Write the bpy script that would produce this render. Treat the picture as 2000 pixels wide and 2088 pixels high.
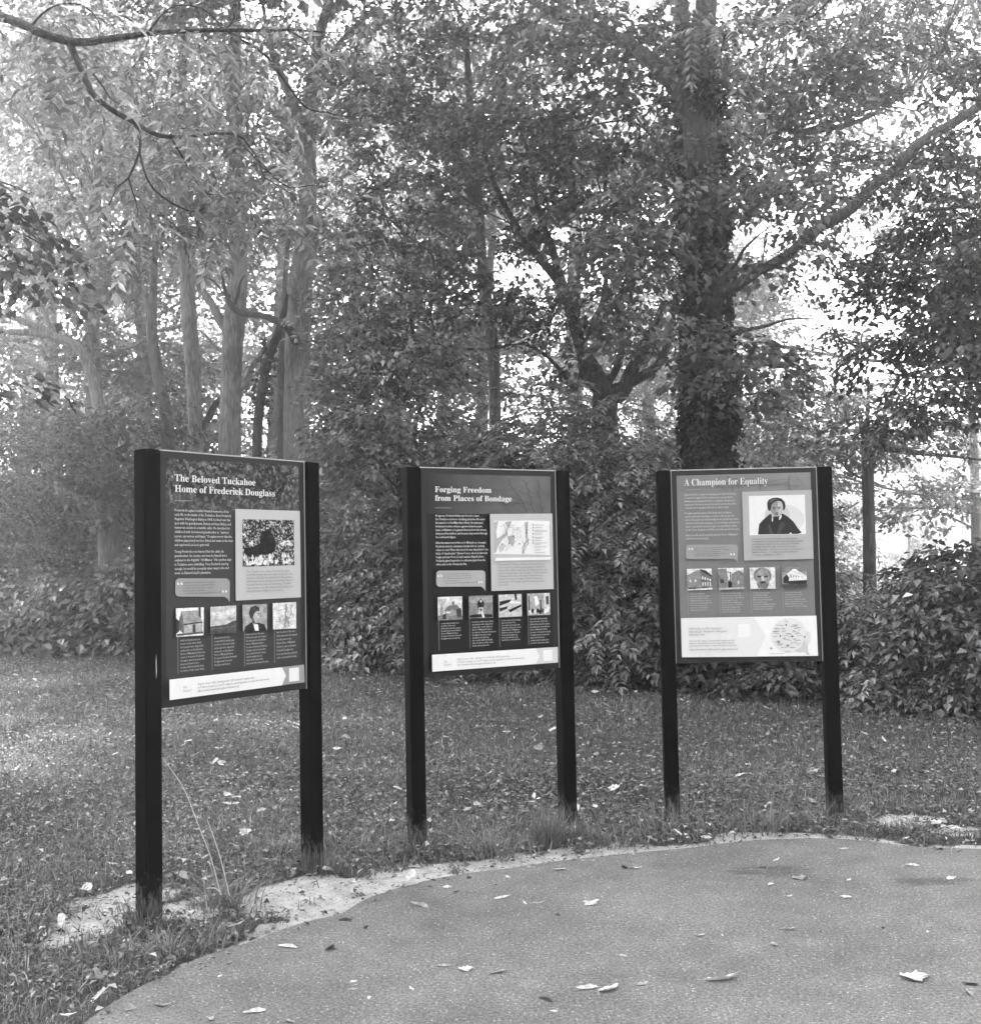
import bpy, math, random
import numpy as np
from mathutils import Vector, Matrix, noise as mnoise

for o in list(bpy.data.objects): bpy.data.objects.remove(o)
sc = bpy.context.scene
COL = sc.collection
rng = np.random.default_rng(7)
random.seed(7)

# ------------------------------------------------------------------ camera
F, PITCH, ROLL, EYE = 2201.9, 0.0487, 0.0197, 1.6215     # focal length in photo pixels (photo 2000 x 2088)
cam = bpy.data.objects.new('camera', bpy.data.cameras.new('camera'))
COL.objects.link(cam); sc.camera = cam
cam.location = (0, 0, EYE)
cam.data.sensor_fit = 'HORIZONTAL'; cam.data.sensor_width = 36
cam.data.lens = F/2000*36
cam.data.clip_start = 0.05; cam.data.clip_end = 2000
cam.rotation_euler = (Matrix.Rotation(math.pi/2+PITCH, 3, 'X') @ Matrix.Rotation(-ROLL, 3, 'Z')).to_euler()

# ------------------------------------------------------------------ world, sun, exposure
SUN_AZ, SUN_EL = math.radians(-28), math.radians(46)
world = bpy.data.worlds.new("World"); sc.world = world; world.use_nodes = True
nt = world.node_tree; bg = nt.nodes['Background']
sky = nt.nodes.new('ShaderNodeTexSky'); sky.sky_type = 'NISHITA'; sky.sun_disc = False
sky.sun_elevation = SUN_EL; sky.sun_rotation = SUN_AZ
sky.air_density = 1.6; sky.dust_density = 6.0; sky.ozone_density = 1.0
bw = nt.nodes.new('ShaderNodeRGBToBW')
nt.links.new(sky.outputs[0], bw.inputs[0]); nt.links.new(bw.outputs[0], bg.inputs[0])
bg.inputs[1].default_value = 0.15
sun = bpy.data.objects.new('sun', bpy.data.lights.new('sun', 'SUN')); COL.objects.link(sun)
sun.data.energy = 5.0; sun.data.angle = math.radians(2); sun.data.color = (1, 1, 1)
sd = Vector((math.sin(SUN_AZ)*math.cos(SUN_EL), math.cos(SUN_AZ)*math.cos(SUN_EL), math.sin(SUN_EL)))
sun.rotation_euler = sd.to_track_quat('Z', 'Y').to_euler()
sc.view_settings.view_transform = 'Standard'; sc.view_settings.look = 'None'
sc.view_settings.exposure = 2.7; sc.view_settings.gamma = 1.0
sc.render.engine = 'CYCLES'
cy = sc.cycles
cy.use_denoising = True
try: cy.denoiser = 'OPENIMAGEDENOISE'
except Exception: pass
cy.max_bounces = 7; cy.diffuse_bounces = 2; cy.transmission_bounces = 3; cy.volume_bounces = 1; cy.glossy_bounces = 2
cy.use_adaptive_sampling = True; cy.adaptive_threshold = 0.015
cy.sample_clamp_indirect = 6

# ------------------------------------------------------------------ measuring: photo pixel -> point in the place
_cp, _sp, _cr, _sr = math.cos(PITCH), math.sin(PITCH), math.cos(ROLL), math.sin(ROLL)
def ray(u, v):
    a, b = (u-1000)/F, (1044-v)/F
    x, y = a*_cr+b*_sr, -a*_sr+b*_cr
    return np.array([x, _cp-y*_sp, _sp+y*_cp])
def at(u, v, Y):
    d = ray(u, v); return np.array([0, 0, EYE])+d*(Y/d[1])
def gp(u, v, z=0.0):
    d = ray(u, v); return np.array([0, 0, EYE])+d*((z-EYE)/d[2])

# ------------------------------------------------------------------ object helpers
def tag(o, label=None, cat=None, group=None, kind=None):
    if label: o['label'] = label
    if cat: o['category'] = cat
    if group: o['group'] = group
    if kind: o['kind'] = kind
    return o
def empty(name, loc=(0, 0, 0), rz=0):
    o = bpy.data.objects.new(name, None); COL.objects.link(o)
    o.location = loc; o.rotation_euler = (0, 0, rz); o.empty_display_size = .2
    return o
def link(name, me, mat=None, parent=None):
    o = bpy.data.objects.new(name, me); COL.objects.link(o)
    if mat is not None and not me.materials: me.materials.append(mat)
    if parent is not None: o.parent = parent
    return o
def mesh_np(name, V, Fc, tone=None, smooth=False):
    """V (n,3), Fc (m,k) all faces with k corners"""
    V = np.asarray(V, dtype=np.float32).reshape(-1, 3); Fc = np.asarray(Fc, dtype=np.int32)
    m, k = Fc.shape
    me = bpy.data.meshes.new(name)
    me.vertices.add(len(V)); me.vertices.foreach_set('co', V.ravel())
    me.loops.add(m*k); me.loops.foreach_set('vertex_index', Fc.ravel())
    me.polygons.add(m); me.polygons.foreach_set('loop_start', np.arange(0, m*k, k, dtype=np.int32))
    try: me.polygons.foreach_set('loop_total', np.full(m, k, dtype=np.int32))
    except Exception: pass
    me.polygons.foreach_set('use_smooth', np.full(m, smooth))
    if tone is not None:
        a = me.attributes.new('tone', 'FLOAT', 'FACE'); a.data.foreach_set('value', np.asarray(tone, dtype=np.float32))
    me.update(calc_edges=True)
    return me
def mesh_py(name, V, Fc, tone=None, smooth=False):
    me = bpy.data.meshes.new(name); me.from_pydata([tuple(map(float, v)) for v in V], [], Fc)
    if smooth: me.polygons.foreach_set('use_smooth', [True]*len(me.polygons))
    if tone is not None:
        a = me.attributes.new('tone', 'FLOAT', 'FACE'); a.data.foreach_set('value', tone)
    me.update(); return me
BOXF = [(0,3,2,1),(4,5,6,7),(0,1,5,4),(1,2,6,5),(2,3,7,6),(3,0,4,7)]
def box_vf(x0, x1, y0, y1, z0, z1):
    return [(x0,y0,z0),(x1,y0,z0),(x1,y1,z0),(x0,y1,z0),(x0,y0,z1),(x1,y0,z1),(x1,y1,z1),(x0,y1,z1)], BOXF
def box(name, b, mat, parent=None, bevel=0):
    V, Fc = box_vf(*b); me = mesh_py(name, V, Fc)
    if bevel:
        import bmesh
        bm = bmesh.new(); bm.from_mesh(me)
        bmesh.ops.bevel(bm, geom=bm.edges[:], offset=bevel, segments=2, affect='EDGES'); bm.to_mesh(me); bm.free()
    return link(name, me, mat, parent)

# ------------------------------------------------------------------ materials
def new_mat(name):
    m = bpy.data.materials.new(name); m.use_nodes = True
    t = m.node_tree; return m, t, t.nodes['Principled BSDF'], t.nodes['Material Output']
def N(t, typ, **kw):
    n = t.nodes.new(typ)
    for k, v in kw.items():
        if k in n.inputs: n.inputs[k].default_value = v
        else: setattr(n, k, v)
    return n
def math_n(t, op, a, b):
    n = t.nodes.new('ShaderNodeMath'); n.operation = op
    for i, x in enumerate((a, b)):
        if hasattr(x, 'is_output'): t.links.new(x, n.inputs[i])
        elif x is not None: n.inputs[i].default_value = x
    return n.outputs[0]
def ramp(t, fac, stops):
    r = t.nodes.new('ShaderNodeValToRGB'); t.links.new(fac, r.inputs[0])
    el = r.color_ramp.elements
    while len(el) > 1: el.remove(el[-1])
    el[0].position = stops[0][0]; el[0].color = (stops[0][1],)*3+(1,)
    for p, c in stops[1:]:
        e = el.new(p); e.color = (c, c, c, 1)
    return r.outputs[0]
def noise_tex(t, scale, detail=4, rough=.55, vec=None, dist=0):
    n = t.nodes.new('ShaderNodeTexNoise'); n.inputs['Scale'].default_value = scale
    n.inputs['Detail'].default_value = detail; n.inputs['Roughness'].default_value = rough
    n.inputs['Distortion'].default_value = dist
    if vec is not None: t.links.new(vec, n.inputs['Vector'])
    return n.outputs[0]
def coords(t, kind='Object', scale=None):
    tc = t.nodes.new('ShaderNodeTexCoord'); out = tc.outputs[kind]
    if scale:
        mp = t.nodes.new('ShaderNodeMapping'); mp.inputs['Scale'].default_value = scale
        t.links.new(out, mp.inputs[0]); out = mp.outputs[0]
    return out
def bump(t, h, strength, dist, bsdf):
    b = t.nodes.new('ShaderNodeBump'); b.inputs['Strength'].default_value = strength; b.inputs['Distance'].default_value = dist
    t.links.new(h, b.inputs['Height']); t.links.new(b.outputs[0], bsdf.inputs['Normal'])
def leaf_mat(name, albedo, trans=.38, gloss=.05, rough=.45):
    m, t, p, out = new_mat(name); t.nodes.remove(p)
    at_ = N(t, 'ShaderNodeAttribute', attribute_name='tone')
    v = math_n(t, 'MULTIPLY', at_.outputs['Fac'], albedo)
    d = t.nodes.new('ShaderNodeBsdfDiffuse'); tr = t.nodes.new('ShaderNodeBsdfTranslucent'); g = t.nodes.new('ShaderNodeBsdfGlossy')
    g.inputs['Roughness'].default_value = rough; g.inputs['Color'].default_value = (.8, .8, .8, 1)
    t.links.new(v, d.inputs[0]); t.links.new(math_n(t, 'MULTIPLY', v, 1.2), tr.inputs[0])
    m1 = t.nodes.new('ShaderNodeMixShader'); m1.inputs[0].default_value = trans
    t.links.new(d.outputs[0], m1.inputs[1]); t.links.new(tr.outputs[0], m1.inputs[2])
    m2 = t.nodes.new('ShaderNodeMixShader'); m2.inputs[0].default_value = gloss
    t.links.new(m1.outputs[0], m2.inputs[1]); t.links.new(g.outputs[0], m2.inputs[2])
    t.links.new(m2.outputs[0], out.inputs[0])
    return m
def bark_mat(name, lo, hi, scale=(9, 9, 1.6), bdist=.03):
    m, t, p, out = new_mat(name)
    vec = coords(t, 'Object', scale)
    n1 = noise_tex(t, 2.2, 6, .62, vec, .6)
    n2 = noise_tex(t, 1.1, 3, .5, coords(t, 'Object'))
    v = t.nodes.new('ShaderNodeTexVoronoi'); v.feature = 'DISTANCE_TO_EDGE'; v.inputs['Scale'].default_value = 1.8
    t.links.new(vec, v.inputs['Vector'])
    h = math_n(t, 'ADD', n1, math_n(t, 'MULTIPLY', v.outputs['Distance'], .7))
    c = ramp(t, math_n(t, 'ADD', math_n(t, 'MULTIPLY', h, .75), math_n(t, 'MULTIPLY', n2, .7)), [(.62, lo), (.98, hi)])
    t.links.new(c, p.inputs['Base Color']); p.inputs['Roughness'].default_value = .9; p.inputs['Specular IOR Level'].default_value = .2
    bump(t, h, .9, bdist, p)
    return m
M = {}
M['bark_pale'] = bark_mat('pale_bark', .10, .27)
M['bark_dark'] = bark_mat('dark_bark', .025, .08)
M['bark_mid'] = bark_mat('mid_bark', .055, .15)
M['bark_far'] = bark_mat('far_bark', .14, .3)  # bark lightened to stand in for distance haze
M['leaf_near'] = leaf_mat('near_leaf', .17, .5)
M['leaf_mid'] = leaf_mat('canopy_leaf', .14, .36)
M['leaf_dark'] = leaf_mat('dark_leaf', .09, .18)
M['leaf_ivy'] = leaf_mat('ivy_leaf', .03, .15, .05, .35)
M['leaf_shrub'] = leaf_mat('shrub_leaf', .18, .12, .08, .4)
M['leaf_far'] = leaf_mat('far_leaf', .2, .6)  # leaf tone raised to carry the paleness of mist
M['leaf_pale'] = leaf_mat('pale_leaf', .18, .55)  # lighter copy of the canopy leaf, mist brightness put into its colour
M['grass'] = leaf_mat('grass_blade', .16, .3, .04)
M['herb'] = leaf_mat('herb_leaf', .16, .25, .05)
M['straw'] = leaf_mat('dry_straw', .6, .2, .02)
M['litter'] = leaf_mat('fallen_leaf', 1.0, .15, .03, .5)

# ------------------------------------------------------------------ tubes (trunks, limbs, twigs)
def smooth_path(P, R, step):
    P = np.asarray(P, float); R = np.asarray(R, float)
    if len(P) == 2:
        n = max(2, int(np.linalg.norm(P[1]-P[0])/step)+1)
        t = np.linspace(0, 1, n)[:, None]; return P[0]*(1-t)+P[1]*t, R[0]*(1-t[:, 0])+R[1]*t[:, 0]
    Q = np.vstack([2*P[0]-P[1], P, 2*P[-1]-P[-2]]); outP, outR = [], []
    for i in range(len(P)-1):
        p0, p1, p2, p3 = Q[i:i+4]; n = max(2, int(np.linalg.norm(p2-p1)/step)+1)
        for s in np.linspace(0, 1, n, endpoint=False):
            outP.append(.5*((2*p1)+(-p0+p2)*s+(2*p0-5*p1+4*p2-p3)*s*s+(-p0+3*p1-3*p2+p3)*s**3))
            outR.append(R[i]*(1-s)+R[i+1]*s)
    outP.append(P[-1]); outR.append(R[-1])
    return np.array(outP), np.array(outR)
class Tubes:
    def __init__(s): s.V = []; s.Fc = []; s.n = 0
    def add(s, P, R, sides=8, step=.3, wob=.06, lump=0):
        P, R = smooth_path(P, R, step)
        T = np.gradient(P, axis=0); T /= np.linalg.norm(T, axis=1)[:, None]+1e-9
        ref = np.array([1., 0, 0]) if abs(T[0][2]) > .6 else np.array([0, 0, 1.])
        A = np.cross(T, ref); A /= np.linalg.norm(A, axis=1)[:, None]+1e-9; B = np.cross(T, A)
        a = np.linspace(0, 2*math.pi, sides, endpoint=False)
        ph = rng.random(3)*6.28
        k = len(P)
        z = np.arange(k)[:, None]*.37
        w = 1+wob*(np.sin(2*a[None]+z+ph[0])+np.sin(3*a[None]-z*1.3+ph[1])*.7+np.sin(5*a[None]+z*2.1+ph[2])*.4)
        if lump: w = w+lump*rng.normal(0, 1, w.shape)
        ring = P[:, None]+(A[:, None]*np.cos(a)[None, :, None]+B[:, None]*np.sin(a)[None, :, None])*(R[:, None]*w)[..., None]
        V = ring.reshape(-1, 3)
        i = np.arange(k-1)[:, None]*sides; j = np.arange(sides)[None]; j2 = (j+1) % sides
        Fc = np.stack([i+j, i+j2, i+sides+j2, i+sides+j], -1).reshape(-1, 4)+s.n
        s.V.append(V); s.Fc.append(Fc); s.n += len(V)
        # end cap
        c0 = s.n; s.V.append(np.vstack([P[-1]+T[-1]*R[-1]*.4])); s.n += 1
        base = c0-sides
        s.Fc.append(np.array([[base+q, base+(q+1) % sides, c0, c0] for q in range(0)]).reshape(-1, 4).astype(int))
    def mesh(s, name):
        return mesh_np(name, np.vstack(s.V), np.vstack(s.Fc).astype(np.int32), smooth=True)

# ------------------------------------------------------------------ leaves
# a leaf: base, left, tip, right (kite folded along its midrib), in local x = along, y = across, z = up
def kites(base, d, side, up, L, W, fold=.18, droop=.12):
    """arrays (n,3) ; returns V (n,4,3)"""
    L = L[:, None]; W = W[:, None]
    mid = base+d*L*.42
    V = np.stack([base, mid+side*W*.5+up*W*fold, base+d*L-up*L*droop, mid-side*W*.5+up*W*fold], 1)
    return V
KF = np.array([[0, 1, 2], [0, 2, 3]])
def unit(a): return a/(np.linalg.norm(a, axis=-1, keepdims=True)+1e-9)
def tmpl_pinnate(pairs=7, Lr=.38, ll=.10, lw=.038):
    b, d, s, u = [], [], [], []; L = []; W = []
    for i in range(pairs):
        f = (i+1)/pairs; x = Lr*f; z = -.22*Lr*f*f
        for sg in (-1, 1):
            a = math.radians(62-14*f+rng.normal(0, 6))
            dd = np.array([math.cos(a), sg*math.sin(a), -.25+rng.normal(0, .12)])
            b.append((x, 0, z)); d.append(dd); k = 1-.35*abs(f-.55)
            L.append(ll*k*rng.uniform(.85, 1.12)); W.append(lw*k)
    b.append((Lr, 0, -.22*Lr)); d.append((1, 0, -.5)); L.append(ll); W.append(lw)
    b = np.array(b, float); d = unit(np.array(d, float)); up = np.tile([0, 0, 1.], (len(b), 1))+rng.normal(0, .2, (len(b), 3))
    s = unit(np.cross(up, d)); u = np.cross(d, s)
    return kites(b, d, s, u, np.array(L), np.array(W))
def tmpl_spray(n=22, S=.5, ll=.11, lw=.068, flat=.16):
    t = rng.random(n)*S; br = rng.normal(0, .35, n)*(S*.25+t*.5)
    b = np.stack([t, br, rng.normal(0, flat*S*.35, n)-.25*t*t/S-.12*abs(br)], 1)
    az = np.arctan2(br*1.5, S*.4)+rng.normal(0, .6, n)
    d = unit(np.stack([np.cos(az), np.sin(az), rng.normal(-.35, .3, n)], 1))
    up = np.tile([0, 0, 1.], (n, 1))+rng.normal(0, .33, (n, 3)); s = unit(np.cross(up, d)); u = np.cross(d, s)
    k = rng.uniform(.65, 1.25, n)
    return kites(b, d, s, u, ll*k, lw*k)
T_PIN = [tmpl_pinnate() for _ in range(5)]
T_WAL = [tmpl_pinnate(8, .46, .105, .034) for _ in range(5)]
T_SPR = [tmpl_spray(18) for _ in range(6)]
T_BIG = [tmpl_spray(16, .5, .13, .09) for _ in range(6)]
T_FAR = [tmpl_spray(14, .9, .2, .13) for _ in range(6)]
T_IVY = [tmpl_spray(10, .16, .075, .06, .5) for _ in range(5)]
def place(templates, pos, az, pitch, scale, roll=None):
    """instances of templates -> V, F, tone"""
    n = len(pos); roll = rng.normal(0, .25, n) if roll is None else roll
    ca, sa, cp_, sp_, cr_, sr_ = np.cos(az), np.sin(az), np.cos(pitch), np.sin(pitch), np.cos(roll), np.sin(roll)
    X = np.stack([ca*cp_, sa*cp_, sp_], 1); Y = np.stack([-sa, ca, 0*sa], 1); Z = np.cross(X, Y)
    Y2 = Y*cr_[:, None]+Z*sr_[:, None]; Z2 = Z*cr_[:, None]-Y*sr_[:, None]
    which = rng.integers(0, len(templates), n); VV = []; TT = []
    for k, t in enumerate(templates):
        idx = np.where(which == k)[0]
        if not len(idx): continue
        f = t.reshape(-1, 3)
        V = pos[idx, None]+scale[idx, None, None]*(X[idx, None]*f[None, :, 0:1]+Y2[idx, None]*f[None, :, 1:2]+Z2[idx, None]*f[None, :, 2:3])
        VV.append(V.reshape(-1, 4, 3))
        spray_t = np.exp(rng.normal(-.08, .28, len(idx)))[:, None]*np.exp(rng.normal(-.06, .36, (len(idx), len(t))))
        TT.append(spray_t.ravel())
    V = np.concatenate(VV); T = np.concatenate(TT)
    Fc = (np.arange(len(V))[:, None, None]*4+KF[None]).reshape(-1, 3)
    return V.reshape(-1, 3), Fc, np.repeat(T, 2)
class Leaves:
    def __init__(s): s.V = []; s.Fc = []; s.T = []; s.n = 0
    def add(s, V, Fc, T):
        s.V.append(V); s.Fc.append(Fc+s.n); s.T.append(T); s.n += len(V)
    def mesh(s, name): return mesh_np(name, np.vstack(s.V), np.vstack(s.Fc), np.concatenate(s.T))
def ball(n, shell=.0):
    d = unit(rng.normal(0, 1, (n, 3))); r = rng.random(n)**(1/3)
    if shell: r = np.maximum(r, 1-shell*rng.random(n))
    return d*r[:, None]
def clumpy(P, c, seedv, thr):
    """keep points by a 3-D noise so crowns have holes and clumps"""
    keep = np.array([mnoise.noise(Vector((float(p[0])*c+seedv, float(p[1])*c, float(p[2])*c*1.7))) for p in P])
    return keep > thr

# ------------------------------------------------------------------ ground curves measured on the photo
EDGE_PX = [(120,2140),(180,2088),(228,2054),(292,2016),(356,1990),(388,1968),(500,1932),(573,1900),(640,1883),(700,1868),(746,1840),(830,1812),(928,1790),(1024,1778),(1130,1763),(1248,1749),(1400,1735),(1500,1722),(1600,1716),(1700,1715),(1780,1722),(1880,1733),(2000,1737),(2120,1748)]
EDGE = np.array([gp(u, v)[:2] for u, v in EDGE_PX])
EDGE, _ = smooth_path(np.c_[EDGE, np.zeros(len(EDGE))], np.zeros(len(EDGE)), .12); EDGE = EDGE[:, :2]
ext0 = EDGE[0]+np.array([-.25, -1])*np.linspace(6, .2, 20)[:, None]*1.0
ext1 = EDGE[-1]+np.array([1, -.22])*np.linspace(.2, 6, 20)[:, None]
EDGE = np.vstack([ext0, EDGE, ext1])
EDGE += np.c_[[mnoise.noise(Vector((i*.33, 0, 0)))*.018 for i in range(len(EDGE))], [mnoise.noise(Vector((i*.33, 9, 0)))*.018 for i in range(len(EDGE))]]
ASPH = np.vstack([EDGE, [[EDGE[-1][0]+1, -8], [EDGE[0][0]-1, -8]]])
def in_poly(P, poly):
    x, y = P[:, 0], P[:, 1]; c = np.zeros(len(P), bool); j = len(poly)-1
    for i in range(len(poly)):
        xi, yi = poly[i]; xj, yj = poly[j]
        if yi != yj: c ^= ((yi > y) != (yj > y)) & (x < (xj-xi)*(y-yi)/(yj-yi)+xi)
        j = i
    return c
def edge_dist(P):
    d = np.full(len(P), 1e9)
    for q in EDGE: d = np.minimum(d, (P[:, 0]-q[0])**2+(P[:, 1]-q[1])**2)
    return np.sqrt(d)
BUSH_PX = [(-500,1338),(0,1337),(270,1335),(640,1352),(760,1365),(1000,1385),(1150,1395),(1300,1405),(1400,1415),(1600,1432),(1800,1452),(2000,1467),(2400,1500)]
BUSH = np.array([gp(u, v)[:2] for u, v in BUSH_PX])
def bush_y(x): return np.interp(x, BUSH[:, 0], BUSH[:, 1])
SANDP = [(250,1835,95,28),(190,1885,80,22),(130,1905,60,18),(370,1850,75,26),(560,1835,75,24),(700,1818,80,26),(830,1795,90,16),(960,1765,70,10),(640,1800,60,16),(1850,1672,90,11),(1950,1690,70,10),(1160,1762,110,9),(620,1858,60,14)]
def vnoise(P, s, z=0.0):
    return np.array([mnoise.noise(Vector((float(p[0])*s, float(p[1])*s, z))) for p in P])
def sandness(P):
    """0..1: bare sandy soil at a ground point"""
    out = np.zeros(len(P))
    near = (P[:, 1] < 9) & (P[:, 1] > 0) & (abs(P[:, 0]) < 6)
    idx = np.where(near)[0]
    if not len(idx): return out
    Q = P[idx]; d = edge_dist(Q); s = np.zeros(len(Q))
    nz = vnoise(Q, 2.2)*.6+vnoise(Q, 7, 3.1)*.6+vnoise(Q, 19, 7.7)*.35
    wid = np.interp(Q[:, 0], [-2.2, -1.35, -1.1, -.6, .2, 1, 2, 3.5], [.0, .015, .09, .32, .26, .20, .18, .10])
    s = np.maximum(s, np.clip(1.5-d/(wid+.004)+nz*.9, 0, 1))
    for u, v, ru, rv in SANDP:
        c = gp(u, v)[:2]; rx = np.linalg.norm(gp(u+ru, v)[:2]-c); ry = np.linalg.norm(gp(u, v-rv)[:2]-c)
        e = ((Q[:, 0]-c[0])/rx)**2+((Q[:, 1]-c[1])/ry)**2
        s = np.maximum(s, np.clip(1.5-e+nz*1.6, 0, 1)*.95)
    out[idx] = s
    return out

# ground: one sheet, fine near the signs, reaching the horizon
gx = np.concatenate([-np.geomspace(900, 8, 26), np.arange(-7.8, 7.8, .07), np.geomspace(8, 900, 26)])
gy = np.concatenate([-np.geomspace(900, 4, 20), np.arange(-3.5, 3, .5), np.arange(3, 8.5, .07), np.arange(8.6, 26, .4), np.geomspace(27, 900, 22)])
GX, GY = np.meshgrid(gx, gy); P2 = np.c_[GX.ravel(), GY.ravel()]
sand = sandness(P2)
gz = np.zeros(len(P2)); nr = (abs(P2[:, 0]) < 30) & (abs(P2[:, 1]) < 30)
gz[nr] = vnoise(P2[nr], 1.3)*.008-.008
nx_ = len(gx); ny_ = len(gy)
ii, jj = np.meshgrid(np.arange(ny_-1), np.arange(nx_-1), indexing='ij'); q = (ii*nx_+jj).ravel()
me = mesh_np('ground', np.c_[P2, gz], np.stack([q, q+1, q+nx_+1, q+nx_], 1), smooth=True)
a = me.attributes.new('sand', 'FLOAT', 'POINT'); a.data.foreach_set('value', sand.astype(np.float32))
m, t, p, out = new_mat('soil')
at_ = N(t, 'ShaderNodeAttribute', attribute_name='sand')
n1 = noise_tex(t, 9, 8, .7, coords(t, 'Object')); n2 = noise_tex(t, 90, 6, .75, coords(t, 'Object')); n3 = noise_tex(t, 2.5, 5, .6, coords(t, 'Object'))
soil = ramp(t, math_n(t, 'ADD', math_n(t, 'MULTIPLY', n1, .5), math_n(t, 'MULTIPLY', n2, .5)), [(.35, .012), (.5, .045), (.68, .13)])
sandc = ramp(t, math_n(t, 'ADD', math_n(t, 'MULTIPLY', n1, .45), math_n(t, 'MULTIPLY', n2, .55)), [(.35, .14), (.47, .34), (.6, .52)])
fac = ramp(t, math_n(t, 'ADD', at_.outputs['Fac'], math_n(t, 'MULTIPLY', math_n(t, 'SUBTRACT', n1, .5), 1.1)), [(.38, 0.), (.62, 1.)])
mx = t.nodes.new('ShaderNodeMix'); mx.data_type = 'RGBA'
t.links.new(fac, mx.inputs['Factor']); t.links.new(soil, mx.inputs[6]); t.links.new(sandc, mx.inputs[7])
t.links.new(mx.outputs[2], p.inputs['Base Color']); p.inputs['Roughness'].default_value = .95
bump(t, math_n(t, 'ADD', n1, n2), .8, .01, p)
tag(link('ground', me, m), kind='structure')

# asphalt pad
m, t, p, out = new_mat('asphalt'); vec = coords(t, 'Object')
nf = noise_tex(t, 260, 4, .75, vec); ng = noise_tex(t, 75, 6, .75, vec); nb = noise_tex(t, 1.1, 5, .6, vec); nb2 = noise_tex(t, 6, 4, .6, vec)
vo = t.nodes.new('ShaderNodeTexVoronoi'); vo.inputs['Scale'].default_value = 75; t.links.new(vec, vo.inputs['Vector'])
wn = N(t, 'ShaderNodeTexWhiteNoise'); wn.noise_dimensions = '3D'; t.links.new(vo.outputs['Position'], wn.inputs['Vector'])
spk = math_n(t, 'MULTIPLY', math_n(t, 'GREATER_THAN', wn.outputs['Value'], .93), math_n(t, 'LESS_THAN', vo.outputs['Distance'], .33))
b0 = math_n(t, 'ADD', math_n(t, 'MULTIPLY', nf, .45), math_n(t, 'MULTIPLY', ng, .55))
b0 = math_n(t, 'ADD', b0, math_n(t, 'MULTIPLY', math_n(t, 'SUBTRACT', nb, .5), .16))
b0 = math_n(t, 'ADD', b0, math_n(t, 'MULTIPLY', math_n(t, 'SUBTRACT', nb2, .5), .10))
sxy = t.nodes.new('ShaderNodeSeparateXYZ'); t.links.new(vec, sxy.inputs[0])
def stain(u, v, rx, ry):
    q_ = gp(u, v)
    ex = math_n(t, 'POWER', math_n(t, 'DIVIDE', math_n(t, 'SUBTRACT', sxy.outputs[0], float(q_[0])), rx), 2.0)
    ey = math_n(t, 'POWER', math_n(t, 'DIVIDE', math_n(t, 'SUBTRACT', sxy.outputs[1], float(q_[1])), ry), 2.0)
    e = math_n(t, 'ADD', ex, ey)
    streak = noise_tex(t, 9, 4, .6, coords(t, 'Object', (.35, 2.2, 1)))
    f = ramp(t, math_n(t, 'ADD', e, math_n(t, 'MULTIPLY', math_n(t, 'SUBTRACT', streak, .5), 3.5)), [(.35, 1), (.9, 0)])
    return math_n(t, 'MULTIPLY', f, math_n(t, 'LESS_THAN', e, 2.2))
st_ = math_n(t, 'ADD', stain(1570, 1782, .26, .11), stain(1900, 1803, .22, .08))
b0 = math_n(t, 'SUBTRACT', b0, math_n(t, 'MULTIPLY', st_, .06))
c = ramp(t, b0, [(.36, .03), (.46, .09), (.54, .17), (.64, .36)])
mx = t.nodes.new('ShaderNodeMix'); mx.data_type = 'RGBA'; mx.inputs[7].default_value = (.42, .42, .42, 1)
t.links.new(math_n(t, 'MULTIPLY', spk, .75), mx.inputs['Factor']); t.links.new(c, mx.inputs[6])
t.links.new(mx.outputs[2], p.inputs['Base Color']); p.inputs['Roughness'].default_value = .85; p.inputs['Specular IOR Level'].default_value = .35
bump(t, math_n(t, 'ADD', nf, ng), .55, .006, p)
ZA = .014
k = len(ASPH)
V = [(x, y, ZA) for x, y in ASPH]+[(x, y, -.06) for x, y in ASPH]
me = mesh_py('asphalt_path', V, [tuple(range(k))]+[(i, (i+1) % k, (i+1) % k+k, i+k) for i in range(k)])
if me.polygons[0].normal.z < 0: me.flip_normals()
tag(link('asphalt_path', me, m), kind='structure')

# ------------------------------------------------------------------ information signs
def lin(d): return ((d+.055)/1.055)**2.4 if d > .04 else d/12.92
def alb(d): return min(.86, lin(d)*.98)
m, t, p, out = new_mat('printed_ink')
at_ = N(t, 'ShaderNodeAttribute', attribute_name='tone'); n1 = noise_tex(t, 30, 3, .5, coords(t))
t.links.new(math_n(t, 'MULTIPLY', at_.outputs['Fac'], math_n(t, 'ADD', math_n(t, 'MULTIPLY', n1, .12), .94)), p.inputs['Base Color'])
p.inputs['Roughness'].default_value = .42; p.inputs['Specular IOR Level'].default_value = .25
M['ink'] = m
m, t, p, out = new_mat('printed_photo_ink')
at_ = N(t, 'ShaderNodeAttribute', attribute_name='tone'); n1 = noise_tex(t, 120, 6, .75, coords(t)); n2 = noise_tex(t, 30, 4, .6, coords(t))
f_ = math_n(t, 'ADD', math_n(t, 'MULTIPLY', math_n(t, 'SUBTRACT', n1, .5), 1.6), math_n(t, 'MULTIPLY', math_n(t, 'SUBTRACT', n2, .5), 1.5))
t.links.new(math_n(t, 'ADD', math_n(t, 'MULTIPLY', at_.outputs['Fac'], math_n(t, 'ADD', f_, 1.0)), math_n(t, 'MULTIPLY', math_n(t, 'MAXIMUM', f_, 0.0), .07)), p.inputs['Base Color'])
p.inputs['Roughness'].default_value = .42; p.inputs['Specular IOR Level'].default_value = .25
M['photo_ink'] = m
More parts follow.
